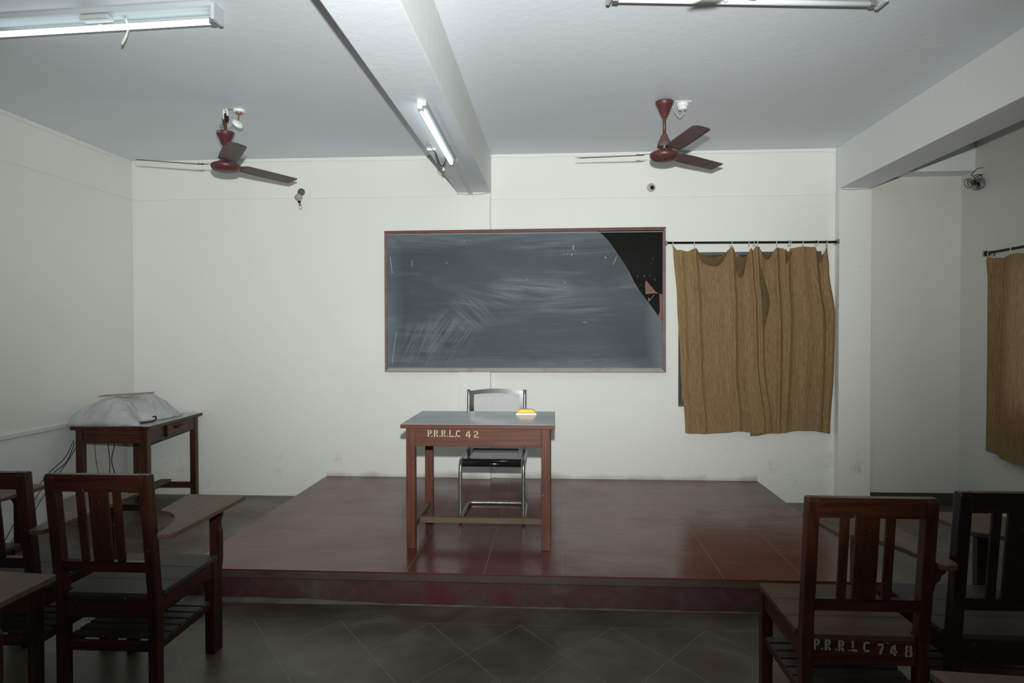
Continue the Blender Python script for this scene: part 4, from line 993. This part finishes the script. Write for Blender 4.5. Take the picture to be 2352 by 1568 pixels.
# ================================================================== bulb holders on the front wall
bh = thing('broken_bulb', 'dirty bulb holder with clear bulb hanging from a hole high on the front wall', 'light', (-2.238, D, 2.69))
lathe('wall_hole_plate', [(0.006, 0.0), (0.030, 0.0), (0.034, 0.004), (0.020, 0.006), (0.006, 0.006)], M['wire_grey'], bh, 11, Matrix.Rotation(R(90), 4, 'X'))
for k in range(7):
    a = k*0.9
    tube('frayed_wire', [(0.012*math.cos(a), -0.004, 0.012*math.sin(a)), (0.022*math.cos(a)+.004, -0.022, 0.016*math.sin(a)-0.01), (0.004*k-0.012, -0.03, -0.034)], 0.0024, M['hardboard' if k % 2 else 'wire_grey'], bh, 5, 4)
lathe('holder_cup', [(0.004, 0.02), (0.020, 0.02), (0.034, 0.004), (0.033, -0.010), (0.018, -0.034), (0.012, -0.038), (0.004, -0.038)], plain('dirty_cream_holder', (0.36, 0.33, 0.27), 0.6, var=0.3, scale=70), bh, 20, Matrix.Translation((-0.012, -0.040, -0.048)) @ Matrix.Rotation(R(-10), 4, 'Y'))
lathe('holder_collar', [(0.010, 0.0), (0.013, -0.002), (0.013, -0.014), (0.010, -0.016)], M['black'], bh, 14, Matrix.Translation((-0.004, -0.040, -0.085)))
lathe('glass_bulb', [(0.010, 0.0), (0.014, -0.012), (0.016, -0.030), (0.015, -0.048), (0.010, -0.058), (0.002, -0.062)], M['glass'], bh, 18, Matrix.Translation((0.0, -0.040, -0.098)) @ Matrix.Rotation(R(-8), 4, 'Y'))
lathe('filament_stem', [(0.004, 0.0), (0.005, -0.018), (0.002, -0.030)], M['alum'], bh, 8, Matrix.Translation((0.0, -0.040, -0.100)))
b2 = thing('lamp_holder', 'small empty lamp holder on round white base, front wall, below the right fan', 'lamp holder', (0.813, D, 2.684))
lathe('round_base', [(0.004, 0.0), (0.036, 0.0), (0.036, 0.006), (0.030, 0.012), (0.004, 0.012)], M['wall'], b2, 24, Matrix.Rotation(R(90), 4, 'X'))
lathe('holder_barrel', [(0.012, 0.0), (0.017, 0.010), (0.017, 0.040), (0.0145, 0.042)], plain('dirty_white_holder', (0.42, 0.42, 0.36), 0.5, var=0.3, scale=80), b2, 18, Matrix.Translation((0.0, -0.010, 0.008)) @ Matrix.Rotation(R(112), 4, 'X'))
lathe('holder_socket', [(0.0135, 0.0), (0.016, 0.002), (0.016, 0.016), (0.012, 0.017), (0.011, 0.004)], M['black'], b2, 18, Matrix.Translation((0.002, -0.048, -0.0085)) @ Matrix.Rotation(R(112), 4, 'X'))

# cage lamp on the right wall
cl = thing('cage_lamp', 'metal wall lamp with reflector bowl and open wire cage high in the alcove corner', 'lamp', (3.30, 5.62, 2.625))
lathe('reflector_bowl', [(0.008, 0.0), (0.022, -0.004), (0.040, -0.016), (0.054, -0.040), (0.057, -0.048), (0.053, -0.046), (0.038, -0.020), (0.008, -0.006)], M['alum'], cl, 28, Matrix.Translation((0.005, 0.0, 0.012)) @ Matrix.Rotation(R(-62), 4, 'Y') @ Matrix.Rotation(R(28), 4, 'X'))
lathe('bowl_cap', [(0.003, 0.004), (0.018, 0.002), (0.019, -0.004)], M['black'], cl, 16, Matrix.Translation((0.008, -0.03, -0.018)) @ Matrix.Rotation(R(70), 4, 'X') @ Matrix.Rotation(R(20), 4, 'Y'))
for k in range(2):
    ring = [(-0.048+0.026*math.cos(t_)-0.01*k, -0.02+0.02*k, -0.006+0.034*math.sin(t_)-0.012*math.cos(t_)) for t_ in [2*math.pi*i/24 for i in range(24)]]
    tube('cage_ring', ring, 0.0026, M['wire_grey'], cl, 6, closed=True)
for k in range(5):
    a = -1.2+k*0.6
    tube('cage_wire', [(-0.008, 0.0, 0.0), (-0.035, -0.012, 0.018*math.sin(a*2)), (-0.048+0.026*math.cos(a+2.6), -0.015, -0.006+0.034*math.sin(a+2.6))], 0.0022, M['wire_grey'], cl, 6, 3)
tube('bracket_arm', [(-0.012, 0.0, 0.0), (-0.010, 0.0, 0.03), (-0.006, 0.0, 0.055), (0.030, 0.0, 0.062), (0.058, 0.0, 0.060)], 0.004, M['wire_grey'], cl, 6, 4)
tube('guard_arc', [(-0.012, -0.01, 0.030), (0.012, -0.012, 0.045), (0.036, -0.01, 0.052), (0.050, 0.0, 0.046)], 0.0035, M['black'], cl, 6, 5)
tube('supply_wire', [(-0.010, 0.0, 0.048), (-0.030, 0.0, 0.058), (-0.024, 0.0, 0.072), (0.0, 0.0, 0.098), (0.02, 0.0, 0.11), (0.058, 0.0, 0.115)], 0.003, M['wire_grey'], cl, 6, 5)
lathe('lamp_socket', [(0.005, 0.03), (0.013, 0.028), (0.014, 0.0), (0.010, -0.012)], M['black'], cl, 14, Matrix.Translation((-0.012, 0.0, -0.010)))

# ================================================================== curtains
def lerp(a, b_, t): return a+(b_-a)*t
def interp(tab, x):
    if x <= tab[0][0]: return tab[0][1]
    for (a, va), (b_, vb) in zip(tab, tab[1:]):
        if x <= b_:
            t = (x-a)/(b_-a); t = t*t*(3-2*t); return va+(vb-va)*t
    return tab[-1][1]
def interp_l(tab, x):
    if x <= tab[0][0]: return tab[0][1]
    for (a, va), (b_, vb) in zip(tab, tab[1:]):
        if x <= b_: return va+(vb-va)*(x-a)/(b_-a)
    return tab[-1][1]
def cloth_panel(name, left, right, topz, botz, folds, ybase, mat, parent, uvw=1.0, nu=130, nv=60, to=lambda x, y, z: (x, y, z), topsag=None, seed=0):
    """left/right: tables z-fraction -> x ; topz/botz: tables u -> z ; folds: (u_top,u_bot,width,depth)"""
    bm = bmesh.new(); uvl = bm.loops.layers.uv.new('UVMap'); G = []; UV = {}
    for j in range(nv+1):
        v = j/nv; rw = []
        for i in range(nu+1):
            u = i/nu
            xl, xr_ = interp(left, v), interp(right, v)
            z = lerp(interp(topz, u), interp_l(botz, u), v)
            x = lerp(xl, xr_, u)
            y = ybase
            for (ut, ub, w_, d_) in folds:
                uc = lerp(ut, ub, v); y -= d_*math.exp(-((u-uc)/w_)**2)*(0.55+0.45*math.cos(v*1.5))
            if topsag is not None:   # between the rings the limp top edge drops back
                y += topsag*math.exp(-v*14)*(1-math.exp(-0))*min(1, max(0, (2.15-interp(topz, u))*14))
            y += 0.010*mathutils.noise.noise(Vector((u*3.2+seed, v*1.3, seed)))
            z += 0.003*mathutils.noise.noise(Vector((u*60, 0.0, seed)))*math.exp(-v*25)*1.2
            vt = bm.verts.new(to(x, y, z)); rw.append(vt); UV[vt] = (u*uvw, 1-v)
        G.append(rw)
    for j in range(nv):
        for i in range(nu):
            f = bm.faces.new((G[j][i], G[j+1][i], G[j+1][i+1], G[j][i+1])); f.smooth = True
            for l in f.loops: l[uvl].uv = UV[l.vert]
    return finish(name, bm, mat, parent, smooth=True)

rod = thing('curtain_rod', 'black curtain rod between the board and the right pillar', 'curtain rod', (0, 0, 0))
YR = D-0.075; ZR = 2.200
tube('rod', [(0.930, YR, ZR+0.003), (2.325, YR, ZR-0.004)], 0.0095, M['black'], rod, 12)
box('rod_bracket', (2.330, 2.3445, YR-0.014, YR+0.070, ZR-0.020, ZR+0.018), M['alum'], rod, 0.002)
box('rod_bracket', (0.928, 0.938, YR-0.012, YR+0.072, ZR-0.016, ZR+0.020), M['alum'], rod, 0.002)
cA = thing('curtain', 'left striped tan curtain hanging on rings, overlapping the other at the window', 'curtain', (0, 0, 0), 0, None)
cB = thing('curtain', 'right striped tan curtain hanging against the right pillar, tucked behind its pair', 'curtain', (0, 0, 0), 0, None)
ringsA = [0.984, 1.164, 1.464, 1.613, 1.652]; ringsB = [1.675, 1.839, 1.934, 1.949, 2.054, 2.166, 2.243]
# panel A: x from .984 to ~1.70 at the top; 1.088 to 1.803 at the bottom
def ua(x): return (x-0.984)/(1.692-0.984)
topA = [(0, 2.175), (0.05, 2.140), (ua(1.10), 2.128), (ua(1.164), 2.152), (ua(1.22), 2.10), (ua(1.30), 2.075), (ua(1.38), 2.085), (ua(1.464), 2.160), (ua(1.50), 2.105), (ua(1.55), 2.070), (ua(1.58), 2.08), (ua(1.613), 2.150), (ua(1.632), 2.13), (ua(1.652), 2.160), (1, 2.160)]
botA = [(0, 0.605), (0.06, 0.596), (0.3, 0.597), (0.5, 0.606), (0.62, 0.622), (0.72, 0.612), (0.84, 0.600), (1, 0.622)]
def uB(x): return (x-1.665)/(2.258-1.665)
topB = [(0, 2.158), (uB(1.70), 2.150), (uB(1.75), 2.098), (uB(1.80), 2.105), (uB(1.839), 2.155), (uB(1.90), 2.150), (uB(1.934), 2.10), (uB(1.96), 2.150), (uB(2.054), 2.163), (uB(2.155), 2.158), (uB(2.19), 2.09), (uB(2.215), 2.085), (1, 2.168)]
botB = [(0, 0.573), (0.12, 0.575), (0.22, 0.594), (0.42, 0.602), (0.6, 0.622), (0.82, 0.620), (1, 0.598)]
foldsA = [(0.09, 0.03, .035, .022), (0.25, 0.22, .030, .030), (0.42, 0.40, 0.09, -.012), (0.675, 0.62, .030, .032), (0.80, .78, .05, -.014), (0.885, 0.90, .024, .034), (0.955, 0.97, .022, .030), (0.56, 0.52, 0.05, -0.010)]
foldsB = [(0.29, 0.35, .030, .036), (0.17, 0.14, .05, -.02), (0.45, 0.44, .035, .026), (0.57, 0.52, .09, -.010), (0.66, 0.66, .05, .012), (0.83, .86, .03, .018), (0.97, 0.95, .035, .020), (0.90, .92, .02, -.016)]
def cl_build():
    # cloth is laid so that each panel keeps its real slanted outline
    a = cloth_panel('cloth', [(0, 0.984), (0.3, 1.018), (0.62, 1.048), (1, 1.088)], [(0, 1.700), (0.16, 1.715), (0.30, 1.735), (0.6, 1.745), (1, 1.805)], topA, botA, foldsA, D-0.088, M['curtain'], cA, 0.78, seed=1, topsag=0.012)
    b_ = cloth_panel('cloth', [(0, 1.665), (0.3, 1.66), (1, 1.636)], [(0, 2.256), (0.12, 2.272), (0.38, 2.325), (0.62, 2.320), (1, 2.290)], topB, botB, foldsB, D-0.054, M['curtain'], cB, 0.70, seed=5, topsag=0.012)
cl_build()
# turned cloth flaps; the shadow inside the folds is put into their darker colour
def shade_flap(pts_top, pts_bot, y, parent):
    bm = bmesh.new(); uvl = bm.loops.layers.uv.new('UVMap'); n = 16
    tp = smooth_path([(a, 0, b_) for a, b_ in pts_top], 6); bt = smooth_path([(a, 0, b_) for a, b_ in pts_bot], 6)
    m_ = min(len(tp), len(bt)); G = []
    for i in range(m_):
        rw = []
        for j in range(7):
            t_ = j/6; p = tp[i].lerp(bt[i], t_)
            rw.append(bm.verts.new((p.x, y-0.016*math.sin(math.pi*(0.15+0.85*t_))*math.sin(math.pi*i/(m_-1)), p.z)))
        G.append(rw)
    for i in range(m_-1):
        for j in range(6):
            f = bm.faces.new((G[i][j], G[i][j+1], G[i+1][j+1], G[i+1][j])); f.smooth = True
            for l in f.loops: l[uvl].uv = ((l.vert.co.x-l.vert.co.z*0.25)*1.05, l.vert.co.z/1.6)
    return finish('shaded_flap', bm, M['curtain_shaded'], parent, smooth=True)
shade_flap([(1.180, 2.130), (1.225, 2.098), (1.30, 2.076), (1.38, 2.088), (1.430, 2.120)], [(1.180, 2.128), (1.225, 2.035), (1.325, 2.000), (1.385, 2.030), (1.432, 2.118)], D-0.100, cA)
shade_flap([(1.492, 2.085), (1.52, 2.078), (1.55, 2.070), (1.575, 2.078), (1.592, 2.090)], [(1.492, 2.080), (1.508, 1.940), (1.535, 1.902), (1.562, 1.930), (1.592, 2.085)], D-0.104, cA)
shade_flap([(1.696, 2.04), (1.722, 1.92), (1.764, 1.78), (1.776, 1.66), (1.722, 1.44)], [(1.690, 2.03), (1.697, 1.90), (1.700, 1.75), (1.706, 1.60), (1.716, 1.45)], D-0.096, cA)
shade_flap([(1.715, 2.125), (1.74, 2.102), (1.765, 2.098), (1.79, 2.108), (1.812, 2.13)], [(1.715, 2.12), (1.735, 2.075), (1.765, 2.055), (1.79, 2.075), (1.812, 2.125)], D-0.070, cB)
shade_flap([(1.905, 2.145), (1.925, 2.12), (1.940, 2.10), (1.955, 2.12), (1.965, 2.13)], [(1.905, 2.05), (1.910, 2.02), (1.925, 2.03), (1.955, 2.09), (1.967, 2.125)], D-0.085, cB)
shade_flap([(2.165, 2.13), (2.185, 2.10), (2.205, 2.088), (2.22, 2.11), (2.230, 2.15)], [(2.165, 2.12), (2.175, 2.06), (2.192, 2.02), (2.21, 2.06), (2.230, 2.14)], D-0.074, cB)
def ring_thing(x, y, z, rad, cant, label, group, axis='x'):
    bm = bmesh.new(); pts = []
    for i in range(20):
        a = 2*math.pi*i/20
        if axis == 'x': pts.append((cant*math.cos(a)*rad, math.cos(a)*rad*0.9, math.sin(a)*rad))
        else: pts.append((math.cos(a)*rad*0.9, cant*math.cos(a)*rad, math.sin(a)*rad))
    add_tube(bm, pts, 0.0030, 6, True)
    o = finish('curtain_ring', bm, M['ivory']); o.location = (x, y, z)
    return tag(o, label, 'curtain ring', group)
allr = ringsA+ringsB
ordn = ['leftmost', 'second', 'third', 'fourth', 'fifth', 'sixth', 'seventh', 'eighth', 'ninth', 'tenth', 'eleventh', 'rightmost']
for i, x in enumerate(allr):
    ring_thing(x, YR, ZR-0.011, 0.0225, 0.25*math.sin(i*2.3), f'ivory plastic ring on the front-wall curtain rod, {ordn[i]} from the board' if 0 < i < 11 else f'ivory plastic ring on the front-wall curtain rod, {ordn[i]} of its row', 'ivory rings on the front-wall rod')
# second curtain on the right wall
rod2 = thing('curtain_rod', 'black curtain rod on the right wall, cut off by the frame edge', 'curtain rod', (0, 0, 0))
XR2 = 3.285
tube('rod', [(XR2, 5.47, 2.050), (XR2, 3.45, 2.050)], 0.0095, M['black'], rod2, 12)
box('rod_bracket', (XR2-0.014, XR, 5.462, 5.478, 2.028, 2.072), M['alum'], rod2, 0.002)
lathe('rod_finial', [(0.004, -0.018), (0.016, -0.012), (0.019, 0.0), (0.014, 0.012), (0.004, 0.016)], M['black'], rod2, 12, Matrix.Translation((XR2, 5.44, 2.046)) @ Matrix.Rotation(R(90), 4, 'X'))
cC = thing('curtain', 'mustard-tan curtain on the right wall, cut off by the right frame edge', 'curtain', (0, 0, 0))
to2 = lambda x, y, z: (XR2+(y), 5.445-x, z)
cloth_panel('cloth', [(0, 0.0), (0.1, 0.018), (0.5, 0.018), (1, 0.018)], [(0, 1.92), (1, 1.90)],
            [(0, 1.998), (0.02, 2.015), (0.05, 2.004), (0.10, 1.995), (0.18, 2.012), (0.26, 1.99), (0.4, 2.01), (0.55, 1.99), (0.7, 2.01), (0.85, 1.99), (1, 2.01)],
            [(0, 0.545), (0.03, 0.540), (0.10, 0.512), (0.2, 0.500), (0.5, 0.50), (1, 0.50)],
            [(0.02, 0.02, .014, .02), (0.075, 0.06, .014, -.03), (0.15, 0.16, .03, .02), (0.25, 0.26, .04, -.025), (0.36, .35, .03, .02), (0.5, .5, .04, -.025), (0.62, .6, .04, .02), (0.8, .8, .05, -.03)],
            0.0, M['curtain'], cC, 2.0, nu=200, nv=50, to=to2, seed=9, topsag=0.0)
for i, y in enumerate([5.405, 5.145, 4.85, 4.5]):
    ring_thing(XR2, y, 2.040, 0.0225, 0.15, ['ivory ring at the far end of the right-wall curtain rod', 'second ivory ring on the right-wall curtain rod', 'third ivory ring on the right-wall curtain rod', 'fourth ivory ring on the right-wall curtain rod'][i], 'ivory rings on the right-wall rod', 'y')
